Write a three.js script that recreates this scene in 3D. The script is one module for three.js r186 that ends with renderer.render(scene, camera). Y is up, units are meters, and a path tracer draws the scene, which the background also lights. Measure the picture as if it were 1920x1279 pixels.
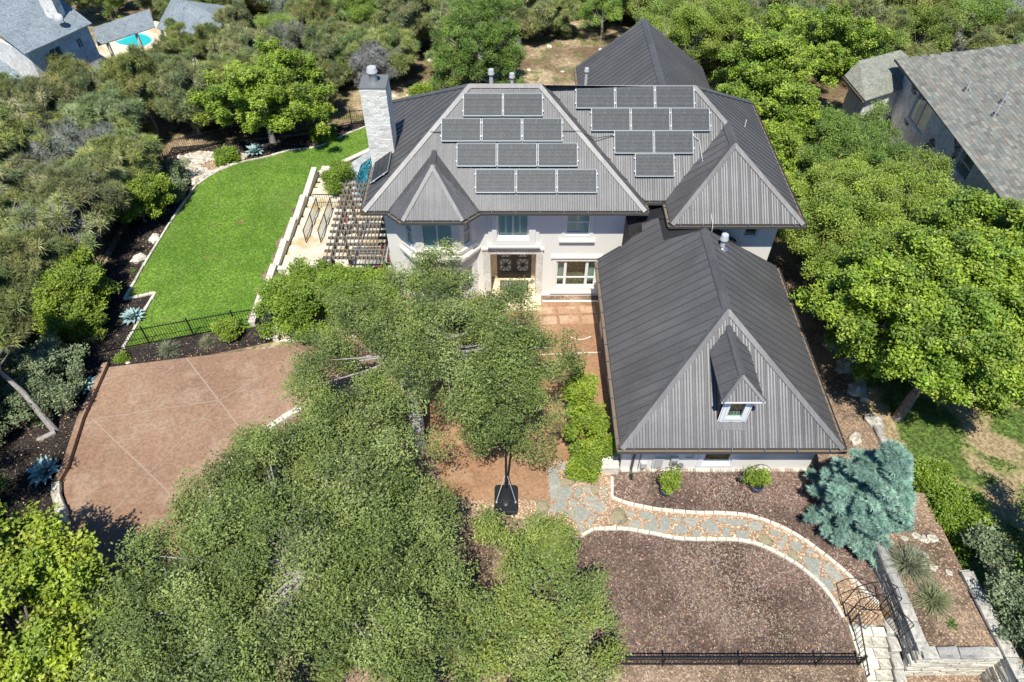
import * as THREE from 'three';
import { Sky } from 'three/addons/objects/Sky.js';
import { mergeGeometries } from 'three/addons/utils/BufferGeometryUtils.js';

// ------------------------------------------------------------------ camera, sky, sun, exposure
const scene = new THREE.Scene();
const renderer = new THREE.WebGLRenderer({ antialias: true });
renderer.setSize(1024, 682);
renderer.toneMapping = THREE.LinearToneMapping;
renderer.toneMappingExposure = 1.18;
renderer.shadowMap.enabled = true;
const camera = new THREE.PerspectiveCamera(51.26, 1024 / 682, 0.5, 900);
camera.position.set(0, 26.27, 0);
camera.lookAt(0, 26.27 - Math.sin(0.835) * 10, -Math.cos(0.835) * 10);
const SUN = new THREE.Vector3(-0.07, 1, 0.5).normalize();
const sky = new Sky();
sky.scale.setScalar(800);
sky.name = 'sky';
sky.userData.kind = 'structure';
sky.material.uniforms.sunPosition.value.copy(SUN);
sky.material.uniforms.turbidity.value = 5;
sky.material.uniforms.rayleigh.value = 0.85;
sky.material.uniforms.mieCoefficient.value = 0.004;
sky.material.uniforms.cloudCoverage.value = 0;
scene.add(sky);
scene.environmentIntensity = 0.12;
const sun = new THREE.DirectionalLight(0xfffaee, 5.0);
sun.name = 'sun';
sun.position.copy(SUN).multiplyScalar(120).add(new THREE.Vector3(0, 0, -30));
sun.target.position.set(0, 0, -30);
sun.castShadow = true;
sun.shadow.mapSize.set(4096, 4096);
Object.assign(sun.shadow.camera, { left: -70, right: 70, top: 60, bottom: -60, near: 10, far: 260 });
scene.add(sun, sun.target);

// ------------------------------------------------------------------ small helpers
let _s = 1234567;
const seed = (n) => { _s = (n * 2654435761) >>> 0 || 1; };
const rnd = () => { _s |= 0; _s = (_s + 0x6d2b79f5) | 0; let t = Math.imul(_s ^ (_s >>> 15), 1 | _s); t = (t + Math.imul(t ^ (t >>> 7), 61 | t)) ^ t; return ((t ^ (t >>> 14)) >>> 0) / 4294967296; };
const rr = (a, b) => a + (b - a) * rnd();
const pick = (a) => a[Math.floor(rnd() * a.length)];
const V = (x, y, z) => new THREE.Vector3(x, y, z);
const lerp = (a, b, t) => a + (b - a) * t;
const T = (z) => (z > 2 ? 3.08 : z > -48 ? 0.11 * (z + 26) : -2.42 + 0.04 * (z + 48));   // lie of the land: falls away from the street
const taken = new Map();
function numbered(n) { const k = taken.get(n) || 0; taken.set(n, k + 1); return k ? n + '_' + String(k).padStart(3, '0') : n; }
function tag(o, label, category, group, kind) {
  if (label) o.userData.label = label;
  if (category) o.userData.category = category;
  if (group) o.userData.group = group;
  if (kind) o.userData.kind = kind;
  return o;
}
function thing(name, label, category, group, pos = [0, 0, 0], turn = 0) {
  const g = new THREE.Group();
  g.name = numbered(name); g.position.set(...pos); g.rotation.y = turn;
  tag(g, label, category, group); scene.add(g);
  return g;
}
function part(parent, name, geo, mat, label) {
  const m = new THREE.Mesh(geo, mat);
  m.name = parent === scene ? numbered(name) : name; m.castShadow = m.receiveShadow = true;
  if (label) m.userData.label = label;
  parent.add(m);
  return m;
}
function sub(parent, name) { const g = new THREE.Group(); g.name = name; parent.add(g); return g; }
function struct(name, geo, mat, label) { const m = part(scene, name, geo, mat); tag(m, label, null, null, 'structure'); return m; }

// mesh builder: triangles with box-mapped uv in metres
class MB {
  constructor() { this.p = []; this.t = []; this.ownuv = false; }
  tri(a, b, c, ua, ub, uc) {
    this.p.push(a.x, a.y, a.z, b.x, b.y, b.z, c.x, c.y, c.z);
    if (ua) { this.ownuv = true; this.t.push(...ua, ...ub, ...uc); }
    else {
      const ux = b.x - a.x, uy = b.y - a.y, uz = b.z - a.z, vx = c.x - a.x, vy = c.y - a.y, vz = c.z - a.z;
      const nx = Math.abs(uy * vz - uz * vy), ny = Math.abs(uz * vx - ux * vz), nz = Math.abs(ux * vy - uy * vx);
      for (const q of [a, b, c]) { if (ny >= nx && ny >= nz) this.t.push(q.x, q.z); else if (nx >= nz) this.t.push(q.z, q.y); else this.t.push(q.x, q.y); }
    }
    return this;
  }
  quad(a, b, c, d, ua, ub, uc, ud) { this.tri(a, b, c, ua, ub, uc); this.tri(a, c, d, ua, uc, ud); return this; }
  hexa(b, t) { // b,t: four bottom and four top corners, anticlockwise seen from above
    this.quad(t[0], t[1], t[2], t[3]); this.quad(b[3], b[2], b[1], b[0]);
    for (let i = 0; i < 4; i++) { const j = (i + 1) % 4; this.quad(b[i], b[j], t[j], t[i]); }
    return this;
  }
  box(cx, cy, cz, sx, sy, sz, ry = 0) {
    const c = Math.cos(ry), s = Math.sin(ry), q = (x, y, z) => V(cx + x * c + z * s, cy + y, cz - x * s + z * c), X = sx / 2, Y = sy / 2, Z = sz / 2;
    return this.hexa([q(-X, -Y, Z), q(X, -Y, Z), q(X, -Y, -Z), q(-X, -Y, -Z)], [q(-X, Y, Z), q(X, Y, Z), q(X, Y, -Z), q(-X, Y, -Z)]);
  }
  // bar of rectangular section between two points; up gives the direction of h
  bar(a, b, w, h, up = V(0, 1, 0)) {
    const d = b.clone().sub(a).normalize(); let s = d.clone().cross(up); if (s.lengthSq() < 1e-6) s = d.clone().cross(V(1, 0, 0)); s.normalize();
    const u = s.clone().cross(d).normalize(); s.multiplyScalar(w / 2); u.multiplyScalar(h / 2);
    const q = (o, i, j) => o.clone().addScaledVector(s, i).addScaledVector(u, j);
    return this.hexa([q(a, -1, -1), q(a, 1, -1), q(b, 1, -1), q(b, -1, -1)], [q(a, -1, 1), q(a, 1, 1), q(b, 1, 1), q(b, -1, 1)]);
  }
  tube(pts, rad, n = 6) {
    const rings = [];
    for (let i = 0; i < pts.length; i++) {
      const d = pts[Math.min(i + 1, pts.length - 1)].clone().sub(pts[Math.max(i - 1, 0)]).normalize();
      const s = d.clone().cross(Math.abs(d.y) > 0.9 ? V(1, 0, 0) : V(0, 1, 0)).normalize(), u = s.clone().cross(d);
      const r = Array.isArray(rad) ? rad[i] : rad, ring = [];
      for (let k = 0; k < n; k++) { const a = (k / n) * Math.PI * 2; ring.push(pts[i].clone().addScaledVector(s, Math.cos(a) * r).addScaledVector(u, Math.sin(a) * r)); }
      rings.push(ring);
    }
    for (let i = 0; i + 1 < rings.length; i++) for (let k = 0; k < n; k++) { const j = (k + 1) % n; this.quad(rings[i][k], rings[i + 1][k], rings[i + 1][j], rings[i][j]); }
    const cap = (ring, f) => { for (let k = 1; k + 1 < n; k++) f ? this.tri(ring[0], ring[k], ring[k + 1]) : this.tri(ring[0], ring[k + 1], ring[k]); };
    cap(rings[0], 1); cap(rings[rings.length - 1], 0);
    return this;
  }
  // flat or tilted prism over a plan polygon [[x,z]...]; top and bottom heights are functions of (x,z) or numbers
  prism(poly, top, bot) {
    const ft = typeof top === 'function' ? top : () => top, fb = typeof bot === 'function' ? bot : () => bot;
    const P = poly.map(([x, z]) => new THREE.Vector2(x, z));
    if (THREE.ShapeUtils.area(P) > 0) P.reverse();
    const f = THREE.ShapeUtils.triangulateShape(P, []);
    const t = P.map((q) => V(q.x, ft(q.x, q.y), q.y)), b = P.map((q) => V(q.x, fb(q.x, q.y), q.y));
    for (const [i, j, k] of f) { const up = (t[j].z - t[i].z) * (t[k].x - t[i].x) - (t[j].x - t[i].x) * (t[k].z - t[i].z) > 0; if (up) { this.tri(t[i], t[j], t[k]); this.tri(b[i], b[k], b[j]); } else { this.tri(t[i], t[k], t[j]); this.tri(b[i], b[j], b[k]); } }
    for (let i = 0; i < P.length; i++) { const j = (i + 1) % P.length; this.quad(b[i], b[j], t[j], t[i]); }
    return this;
  }
  geo() {
    const g = new THREE.BufferGeometry();
    g.setAttribute('position', new THREE.Float32BufferAttribute(this.p, 3));
    g.setAttribute('uv', new THREE.Float32BufferAttribute(this.t, 2));
    g.computeVertexNormals();
    return g;
  }
}
const boxGeo = (...a) => new MB().box(...a).geo();
// ground-hugging sheet: plan polygon laid dy above the land, with holes
function sheetGeo(poly, dy, holes = [], h = T) {
  const P = poly.map(([x, z]) => new THREE.Vector2(x, z)), H = holes.map((q) => q.map(([x, z]) => new THREE.Vector2(x, z)));
  const all = [...P, ...H.flat()], f = THREE.ShapeUtils.triangulateShape(P, H), m = new MB();
  const v = all.map((q) => V(q.x, h(q.y) + dy, q.y));
  for (const [i, j, k] of f) { const up = (v[j].z - v[i].z) * (v[k].x - v[i].x) - (v[j].x - v[i].x) * (v[k].z - v[i].z) > 0; up ? m.tri(v[i], v[j], v[k]) : m.tri(v[i], v[k], v[j]); }
  return m.geo();
}
// smooth a plan polyline
function smooth(poly, n = 4, closed = false) {
  const c = new THREE.CatmullRomCurve3(poly.map(([x, z]) => V(x, 0, z)), closed, 'centripetal');
  return c.getPoints(poly.length * n).map((q) => [q.x, q.z]);
}
function inside(poly, x, z) { let c = false; for (let i = 0, j = poly.length - 1; i < poly.length; j = i++) { const [a, b] = poly[i], [d, e] = poly[j]; if (b > z !== e > z && x < ((d - a) * (z - b)) / (e - b) + a) c = !c; } return c; }

// ------------------------------------------------------------------ textures
const HASH = new Float32Array(65536); seed(77); for (let i = 0; i < 65536; i++) HASH[i] = rnd();
function vnoise(x, y, p, s = 0) {
  const xi = Math.floor(x), yi = Math.floor(y); let fx = x - xi, fy = y - yi; fx = fx * fx * (3 - 2 * fx); fy = fy * fy * (3 - 2 * fy);
  const h = (a, b) => HASH[(((((a % p) + p) % p) * 157 + ((((b % p) + p) % p) * 2903) + s * 7919) >>> 0) & 65535];
  return lerp(lerp(h(xi, yi), h(xi + 1, yi), fx), lerp(h(xi, yi + 1), h(xi + 1, yi + 1), fx), fy);
}
function fbm(u, v, base, oct, s = 0, gain = 0.5) { let a = 0, w = 0, g = 1, p = base; for (let i = 0; i < oct; i++) { a += g * vnoise(u * p, v * p, p, s + i); w += g; g *= gain; p *= 2; } return a / w; }
function texture(size, metres, fn, colour = true) {
  const d = new Uint8Array(size * size * 4);
  for (let j = 0; j < size; j++) for (let i = 0; i < size; i++) {
    const c = fn(i / size, j / size, i, j), k = (j * size + i) * 4;
    if (typeof c === 'number') d[k] = d[k + 1] = d[k + 2] = Math.max(0, Math.min(255, c * 255)); else { d[k] = Math.max(0, Math.min(255, c[0])); d[k + 1] = Math.max(0, Math.min(255, c[1])); d[k + 2] = Math.max(0, Math.min(255, c[2])); }
    d[k + 3] = 255;
  }
  const t = new THREE.DataTexture(d, size, size, THREE.RGBAFormat);
  t.wrapS = t.wrapT = THREE.RepeatWrapping; t.magFilter = THREE.LinearFilter; t.minFilter = THREE.LinearMipmapLinearFilter; t.generateMipmaps = true;
  t.repeat.set(1 / metres, 1 / metres); if (colour) t.colorSpace = THREE.SRGBColorSpace; t.needsUpdate = true;
  return t;
}
const mix3 = (a, b, t) => [lerp(a[0], b[0], t), lerp(a[1], b[1], t), lerp(a[2], b[2], t)];
const sm = (a, b, x) => { const t = Math.max(0, Math.min(1, (x - a) / (b - a))); return t * t * (3 - 2 * t); };
const std = (o) => new THREE.MeshStandardMaterial({ side: THREE.DoubleSide, roughness: 0.9, ...o });
const lin = (r, g, b) => new THREE.Color().setRGB(r, g, b);

const bumpFine = texture(512, 1.6, (u, v) => fbm(u, v, 32, 4, 3), false);
const bumpCoarse = texture(512, 5, (u, v) => fbm(u, v, 12, 6, 9), false);
const M = {};
M.soil = std({ map: texture(1024, 14, (u, v) => { const a = fbm(u, v, 6, 6, 1), b = fbm(u, v, 90, 3, 5), w = fbm(u, v, 20, 4, 12); let c = mix3([112, 92, 68], [176, 156, 124], sm(0.3, 0.7, a)); c = mix3(c, [104, 108, 62], sm(0.52, 0.66, w) * 0.7); const k = 0.72 + 0.56 * b; return c.map((x) => x * k); }), bumpMap: bumpCoarse, bumpScale: 0.04, roughness: 1 });
M.leafsoil = std({ map: texture(1024, 9, (u, v) => { const a = fbm(u, v, 8, 5, 21), b = fbm(u, v, 230, 2, 25); let c = mix3([98, 80, 64], [148, 124, 102], sm(0.3, 0.72, a)); c = mix3(c, [158, 138, 114], sm(0.66, 0.8, b)); const k = 0.6 + 0.8 * b; return c.map((x) => x * k); }), bumpMap: bumpCoarse, bumpScale: 0.018, roughness: 1 });
M.yardgrass = std({ map: texture(1024, 10, (u, v) => { const a = fbm(u, v, 5, 5, 31), b = fbm(u, v, 110, 3, 35); let c = mix3([158, 138, 104], [92, 116, 48], sm(0.4, 0.6, a)); const k = 0.65 + 0.7 * b; return c.map((x) => x * k); }), bumpMap: bumpFine, bumpScale: 0.018, roughness: 1 });
M.lawn = std({ map: texture(1024, 11, (u, v) => { const a = fbm(u, v, 5, 4, 41), b = fbm(u, v, 150, 2, 45), d = fbm(u, v, 26, 3, 48); let c = mix3([90, 126, 32], [110, 144, 46], sm(0.3, 0.7, a)); c = mix3(c, [112, 140, 58], sm(0.58, 0.75, d) * 0.6); c = mix3(c, [150, 128, 84], sm(0.72, 0.82, fbm(u, v, 9, 4, 52)) * 0.6); const k = 0.66 + 0.68 * b; return c.map((x) => x * k); }), bumpMap: bumpFine, bumpScale: 0.018, roughness: 1 });
M.darkmulch = std({ map: texture(1024, 6, (u, v) => { const b = fbm(u, v, 100, 3, 61), a = fbm(u, v, 8, 3, 63); let c = mix3([34, 28, 25], [66, 55, 48], a); c = mix3(c, [112, 96, 80], sm(0.74, 0.84, b)); const k = 0.5 + b; return c.map((x) => x * k); }), bumpMap: bumpFine, bumpScale: 0.018, roughness: 1 });
M.redmulch = std({ map: texture(1024, 6, (u, v) => { const b = fbm(u, v, 110, 3, 71), a = fbm(u, v, 6, 4, 73); let c = mix3([86, 64, 53], [122, 97, 83], sm(0.25, 0.75, a)); c = mix3(c, [164, 138, 118], sm(0.68, 0.8, b)); const k = 0.5 + b; return c.map((x) => x * k); }), bumpMap: bumpFine, bumpScale: 0.018, roughness: 1 });
M.gravel = std({ map: texture(1024, 5, (u, v) => { const b = fbm(u, v, 120, 2, 81), a = fbm(u, v, 6, 4, 83); let c = mix3([158, 127, 98], [186, 156, 126], a); c = mix3(c, [214, 186, 156], sm(0.66, 0.78, b)); const k = 0.62 + 0.76 * b; return c.map((x) => x * k); }), bumpMap: bumpFine, bumpScale: 0.012, roughness: 1 });
const concrete = (A, B, C, s) => texture(1024, 13, (u, v) => {
  const a = fbm(u, v, 5, 5, s), w = fbm(u + 0.05 * fbm(u, v, 8, 3, s + 3), v + 0.05 * fbm(u, v, 8, 3, s + 5), 14, 5, s + 7), b = fbm(u, v, 160, 2, s + 9);
  let c = mix3(A, B, sm(0.3, 0.7, a)); c = mix3(c, C, sm(0.52, 0.7, w) * 0.55); const k = 0.86 + 0.28 * b; return c.map((x) => x * k);
});
M.apron = std({ map: concrete([146, 115, 92], [158, 127, 103], [170, 144, 121], 91), bumpMap: bumpFine, bumpScale: 0.004, roughness: 0.85 });
M.court = std({ map: concrete([152, 115, 85], [164, 127, 96], [176, 144, 114], 111), bumpMap: bumpFine, bumpScale: 0.004, roughness: 0.85 });
M.limestone = std({ map: texture(512, 2.6, (u, v) => { const a = fbm(u, v, 6, 5, 121), b = fbm(u, v, 64, 3, 125); let c = mix3([206, 196, 174], [232, 226, 210], a); c = mix3(c, [150, 140, 120], sm(0.62, 0.8, fbm(u, v, 10, 5, 128)) * 0.5); return c.map((x) => x * (0.86 + 0.26 * b)); }), bumpMap: bumpFine, bumpScale: 0.004, roughness: 0.95 });
M.patio = std({ map: texture(512, 4, (u, v) => { const a = fbm(u, v, 5, 5, 131), b = fbm(u, v, 64, 3, 135); let c = mix3([196, 184, 160], [226, 218, 198], a); c = mix3(c, [190, 158, 104], sm(0.56, 0.72, fbm(u, v, 4, 5, 138)) * 0.6); return c.map((x) => x * (0.9 + 0.2 * b)); }), bumpMap: bumpFine, bumpScale: 0.004, roughness: 0.9 });
const stoneTex = (A, B, C, s) => texture(512, 2.2, (u, v) => { const a = fbm(u, v, 5, 6, s), b = fbm(u, v, 50, 3, s + 4); let c = mix3(A, B, sm(0.25, 0.75, a)); c = mix3(c, C, sm(0.6, 0.76, fbm(u, v, 8, 5, s + 8)) * 0.6); return c.map((x) => x * (0.82 + 0.36 * b)); });
M.stoneA = std({ map: stoneTex([150, 146, 136], [196, 190, 176], [110, 106, 98], 141), bumpMap: bumpFine, bumpScale: 0.004 });
M.stoneB = std({ map: stoneTex([172, 164, 146], [214, 206, 188], [128, 120, 104], 151), bumpMap: bumpFine, bumpScale: 0.004 });
M.stoneC = std({ map: stoneTex([120, 118, 114], [164, 160, 152], [92, 88, 80], 161), bumpMap: bumpFine, bumpScale: 0.004 });
M.flagA = std({ map: stoneTex([154, 153, 141], [178, 176, 162], [170, 156, 126], 171), bumpMap: bumpFine, bumpScale: 0.012, roughness: 0.85 });
M.flagB = std({ map: stoneTex([162, 158, 144], [182, 177, 160], [168, 150, 120], 181), bumpMap: bumpFine, bumpScale: 0.012, roughness: 0.85 });
M.flagC = std({ map: stoneTex([132, 122, 96], [160, 150, 120], [110, 104, 88], 191), bumpMap: bumpFine, bumpScale: 0.012, roughness: 0.85 });
M.stucco = std({ color: lin(0.8, 0.768, 0.705), bumpMap: bumpFine, bumpScale: 0.002, roughness: 0.92 });
M.white = std({ color: lin(0.8, 0.8, 0.78), roughness: 0.55 });
M.caststone = std({ map: stoneTex([206, 200, 188], [226, 222, 212], [214, 206, 192], 201), bumpMap: bumpFine, bumpScale: 0.004, roughness: 0.9 });
// charcoal standing-seam paint: pencil ribs run up each panel
const ribBump = texture(1024, 4.5, (u, v) => 0.5 + 0.26 * Math.sin(u * 40 * 6.28318) + 0.32 * (fbm(u, v, 7, 3, 211) - 0.5), false);
const roofStain = texture(512, 7, (u, v) => { const a = fbm(u, v, 5, 5, 221), b = fbm(u, v, 100, 2, 225); return [99, 97, 96].map((x) => x * (0.77 + 0.28 * a + 0.12 * b + 0.1 * vnoise(u * 96, v * 6, 96, 227))); });
M.roof = std({ map: roofStain, bumpMap: ribBump, bumpScale: 0.016, roughness: 0.5, metalness: 0.2 });
M.cap = std({ map: roofStain, roughness: 0.46, metalness: 0.25 });
M.gutter = std({ color: lin(0.1, 0.095, 0.09), roughness: 0.5, metalness: 0.3 });
M.gutterIn = std({ color: lin(0.2, 0.15, 0.1), roughness: 1 });
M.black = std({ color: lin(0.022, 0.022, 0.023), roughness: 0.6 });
M.iron = std({ color: lin(0.02, 0.021, 0.022), roughness: 0.5, metalness: 0.3 });
M.glass = new THREE.MeshPhysicalMaterial({ color: lin(0.86, 0.94, 0.9), roughness: 0.03, transmission: 1, thickness: 0, ior: 1.5, side: THREE.DoubleSide });
M.room = std({ color: lin(0.4, 0.37, 0.33), roughness: 1 });
M.louvre = std({ color: lin(0.78, 0.8, 0.76), roughness: 0.6 });
M.curtain = std({ color: lin(0.5, 0.54, 0.48), roughness: 0.95 });
M.doorwood = std({ color: lin(0.018, 0.013, 0.01), roughness: 0.4 });
M.travertine = std({ map: stoneTex([206, 184, 152], [228, 212, 184], [196, 168, 128], 231), bumpMap: bumpFine, bumpScale: 0.004 });
M.wood = std({ map: texture(256, 1.2, (u, v) => { const a = fbm(u * 1, v * 1, 4, 3, 241), g = fbm(u * 8 - Math.floor(u * 8), v, 16, 3, 245); return mix3([100, 91, 80], [148, 137, 122], 0.5 * a + 0.5 * g); }), roughness: 0.95 });
M.galv = std({ color: lin(0.5, 0.52, 0.53), roughness: 0.35, metalness: 0.8 });
M.pipe = std({ color: lin(0.5, 0.5, 0.49), roughness: 0.5 });
const shingle = (A, B, C, s) => texture(512, 6, (u, v) => { const a = fbm(u, v, 6, 5, s), b = fbm(u, v, 120, 2, s + 3); return mix3(mix3(A, B, a), C, sm(0.6, 0.75, fbm(u, v, 24, 3, s + 6)) * 0.5).map((x) => x * (0.78 + 0.44 * b)); });
M.shingleGrey = std({ map: shingle([118, 128, 134], [142, 150, 154], [104, 112, 118], 251), roughness: 1, bumpMap: bumpFine, bumpScale: 0.02 });
M.bark = std({ map: texture(512, 1.5, (u, v) => { const a = fbm(u, v, 12, 5, 261); return mix3([88, 80, 72], [150, 142, 132], a).map((x) => x * (0.8 + 0.4 * fbm(u, v, 40, 2, 263))); }), bumpMap: bumpFine, bumpScale: 0.004, roughness: 1 });
M.greybark = std({ map: texture(512, 1.5, (u, v) => { const a = fbm(u, v, 12, 5, 271); return mix3([126, 120, 114], [186, 180, 174], a); }), bumpMap: bumpFine, bumpScale: 0.004, roughness: 1 });
const FLAGSTONES=[[[1.93,-16.04],[2.36,-15.70],[2.38,-15.48],[2.21,-15.44],[1.92,-15.70]],
[[1.52,-15.61],[1.75,-15.74],[1.91,-15.53],[1.84,-15.44],[1.50,-15.44]],
[[1.48,-15.40],[1.83,-15.40],[1.89,-15.23],[1.92,-14.74],[1.49,-14.72]],
[[1.94,-15.11],[2.16,-15.15],[2.47,-15.27],[2.60,-15.15],[2.48,-14.86],[2.00,-14.76]],
[[1.50,-14.66],[2.33,-14.72],[2.46,-14.54],[2.24,-14.26],[2.10,-14.16],[1.53,-14.16]],
[[2.55,-14.70],[2.71,-14.80],[2.77,-14.54],[2.63,-14.18],[2.49,-14.26]],
[[2.87,-14.70],[2.95,-14.86],[3.08,-14.86],[3.11,-14.46],[2.83,-14.46]],
[[3.18,-14.86],[3.45,-14.90],[3.44,-14.38],[3.21,-14.38]],
[[3.57,-14.74],[3.74,-14.78],[3.72,-14.38],[3.55,-14.38]],
[[2.86,-14.22],[3.04,-14.34],[3.36,-14.26],[3.35,-14.10],[2.88,-14.02]],
[[0.95,-14.02],[1.08,-14.08],[1.41,-14.06],[1.46,-13.75],[1.32,-13.45],[0.94,-13.45]],
[[1.53,-13.83],[1.67,-14.02],[2.10,-14.12],[2.15,-13.91],[1.94,-13.56],[1.52,-13.49]],
[[2.26,-14.06],[2.34,-14.22],[2.55,-13.98],[2.47,-13.83],[2.28,-13.75]],
[[2.59,-14.06],[2.75,-14.06],[2.77,-13.87],[2.64,-13.91]],
[[2.81,-13.91],[3.47,-14.08],[3.71,-13.79],[3.42,-13.49]],
[[2.19,-13.49],[2.57,-13.85],[3.07,-13.56],[2.82,-13.18],[2.43,-13.18]],
[[1.94,-13.49],[2.21,-13.68],[2.27,-13.60],[2.09,-13.41]],
[[2.46,-13.11],[2.65,-13.11],[2.70,-12.89],[2.56,-12.74]],
[[3.52,-14.26],[3.72,-14.26],[3.76,-14.18],[3.67,-14.06]],
[[2.88,-13.15],[3.22,-13.45],[3.28,-13.41],[3.02,-12.96],[2.86,-12.93]],
[[2.56,-12.74],[2.89,-12.93],[2.92,-12.89],[2.62,-12.63]],
[[2.64,-15.23],[2.86,-15.11],[2.82,-14.98],[2.65,-14.98]],
[[3.85,-13.48],[4.14,-13.74],[4.34,-13.63],[4.38,-13.23],[4.19,-13.01],[3.78,-13.18]],
[[4.44,-13.53],[4.65,-13.66],[4.71,-13.48],[4.56,-13.31]],
[[4.89,-13.53],[5.20,-13.58],[5.51,-13.36],[5.23,-13.21],[4.95,-13.33]],
[[4.54,-13.16],[4.87,-13.18],[4.78,-12.84],[4.45,-12.89]],
[[5.02,-12.93],[5.49,-13.21],[5.49,-12.69],[5.03,-12.69]],
[[5.73,-13.28],[6.01,-13.28],[6.00,-12.93],[5.74,-12.69],[5.61,-12.74]],
[[6.21,-13.33],[6.49,-13.33],[6.42,-13.18],[6.24,-13.11]],
[[6.68,-13.31],[7.10,-13.18],[7.13,-13.11],[6.83,-12.89]],
[[6.14,-12.79],[6.48,-13.03],[6.63,-12.69],[6.40,-12.59],[6.11,-12.62]],
[[7.23,-12.98],[7.58,-13.23],[7.75,-13.03],[7.79,-12.64],[7.42,-12.69]],
[[7.90,-13.26],[8.89,-13.21],[8.89,-13.03],[8.54,-12.96],[7.98,-13.11]],
[[8.98,-12.93],[9.21,-13.11],[9.49,-13.06],[9.44,-12.79],[9.20,-12.74]],
[[6.51,-13.01],[6.65,-12.70],[6.42,-12.54],[6.26,-12.77]],
[[6.82,-12.70],[7.08,-12.77],[7.09,-12.50],[6.85,-12.46]],
[[8.01,-12.85],[8.28,-12.85],[8.19,-12.46],[7.95,-12.42]],
[[8.49,-12.73],[8.95,-12.66],[8.74,-12.35],[8.46,-12.46]],
[[9.22,-12.39],[9.50,-12.58],[9.73,-12.31],[9.60,-12.08],[9.31,-12.23]],
[[9.72,-12.77],[10.05,-12.73],[10.07,-12.54],[9.80,-12.54]],
[[9.84,-12.08],[10.20,-12.54],[10.31,-12.46],[9.96,-11.93]],
[[10.39,-12.27],[10.72,-12.23],[10.75,-12.01],[10.53,-11.86],[10.38,-12.01]],
[[10.14,-11.86],[10.41,-11.90],[10.52,-11.49],[10.28,-11.45]],
[[10.84,-11.90],[11.09,-11.93],[11.13,-11.75],[10.89,-11.71]],
[[10.64,-11.56],[11.20,-11.45],[10.95,-10.78],[10.72,-10.99]],
[[11.36,-11.35],[11.64,-11.20],[11.81,-10.78],[11.53,-10.71],[11.30,-10.99]],
[[10.99,-10.71],[11.33,-10.78],[11.39,-10.30],[11.10,-10.36]],
[[6.63,-13.29],[7.20,-13.25],[6.90,-12.89],[6.70,-12.93]]];
// ------------------------------------------------------------------ land, drive, lawn, beds
const LAWN_L = [[-10.79, -47.6], [-12.45, -45.83], [-13.85, -44.15], [-15.80, -43.58], [-17.06, -42.63], [-18.53, -41.93], [-19.79, -40.65], [-20.61, -38.79], [-20.66, -37.30], [-20.7, -34.77], [-20.6, -30.55], [-20.42, -26.76], [-19.00, -27.31], [-18.91, -22.94]];
const LAWN_R = [[-9.6, -43.9], [-13.10, -40.00], [-13.15, -34.46], [-13.06, -29.27], [-13.01, -24.53]];
const EDGE_UP = [[4.04, -15.21], [3.94, -14.22], [4.59, -13.92], [5.80, -13.65], [7.02, -13.53], [8.46, -13.48], [9.25, -13.36], [10.16, -12.93], [10.82, -12.42], [11.48, -11.70], [12.08, -10.89], [12.42, -10.27], [12.75, -9.75]];
const EDGE_LOW = [[2.57, -12.47], [3.08, -12.79], [4.25, -12.81], [6.40, -12.37], [7.40, -12.35], [8.78, -12.28], [9.66, -11.86], [10.45, -11.21], [10.98, -10.48], [11.19, -9.97], [11.32, -9.3]];
const ISLAND = [[-9.36, -18.91], [-10.22, -18.06], [-10.73, -17.37], [-11.28, -16.50], [-11.59, -15.66], [-11.9, -13], [-11.5, -10], [-10.5, -6], [-2, -5.5], [1.2, -7.6], [1.6, -10], [1.9, -12.6], [0.5, -13.2], [-2.41, -13.9], [-3.2, -16.2], [-5, -18.2], [-7, -19.3]];
const HOLE = [[11.4, -9.05], [15.95, -9.05], [15.95, -1], [11.4, -1]];
{
  const near = sheetGeo([[-400, -48], [400, -48], [400, 2], [-400, 2]], 0, [HOLE, [[-10.5, -38.2], [-10.4, -40.8], [-9.4, -42.4], [-7.1, -42.4], [-7.1, -36.4], [-9.5, -36.4]]]);
  const far = sheetGeo([[-400, -400], [400, -400], [400, -48], [-400, -48]], 0), back = sheetGeo([[-400, 2], [400, 2], [400, 300], [-400, 300]], 0, [], () => T(2));
  struct('ground', mergeGeometries([near, far, back]), M.soil, 'tan rocky soil under the woods and around the house');
}
struct('lower_ground', sheetGeo([[11, -9.2], [16.3, -9.2], [16.3, -0.8], [11, -0.8]], 0, [], () => 0.95), M.leafsoil, 'bare brown soil at the foot of the stone steps');
struct('side_yard', sheetGeo([[11.6, -36], [15.8, -36], [15.9, -20], [15.7, -14], [14.4, -13.9], [11.6, -15.6]], 0.02), M.leafsoil, 'brown leaf littered strip along the garage');
struct('neighbour_yard', sheetGeo([[15.9, -30], [30, -30], [30, -4], [16, -4], [15.6, -14]], 0.016), M.yardgrass, 'patchy grass and dry soil at the right edge');
struct('street_verge', sheetGeo([[1.5, -7.74], [11.35, -7.74], [11.35, 1], [-2, 1]], 0.014), M.leafsoil, 'dry tan soil outside the front iron fence');

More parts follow.
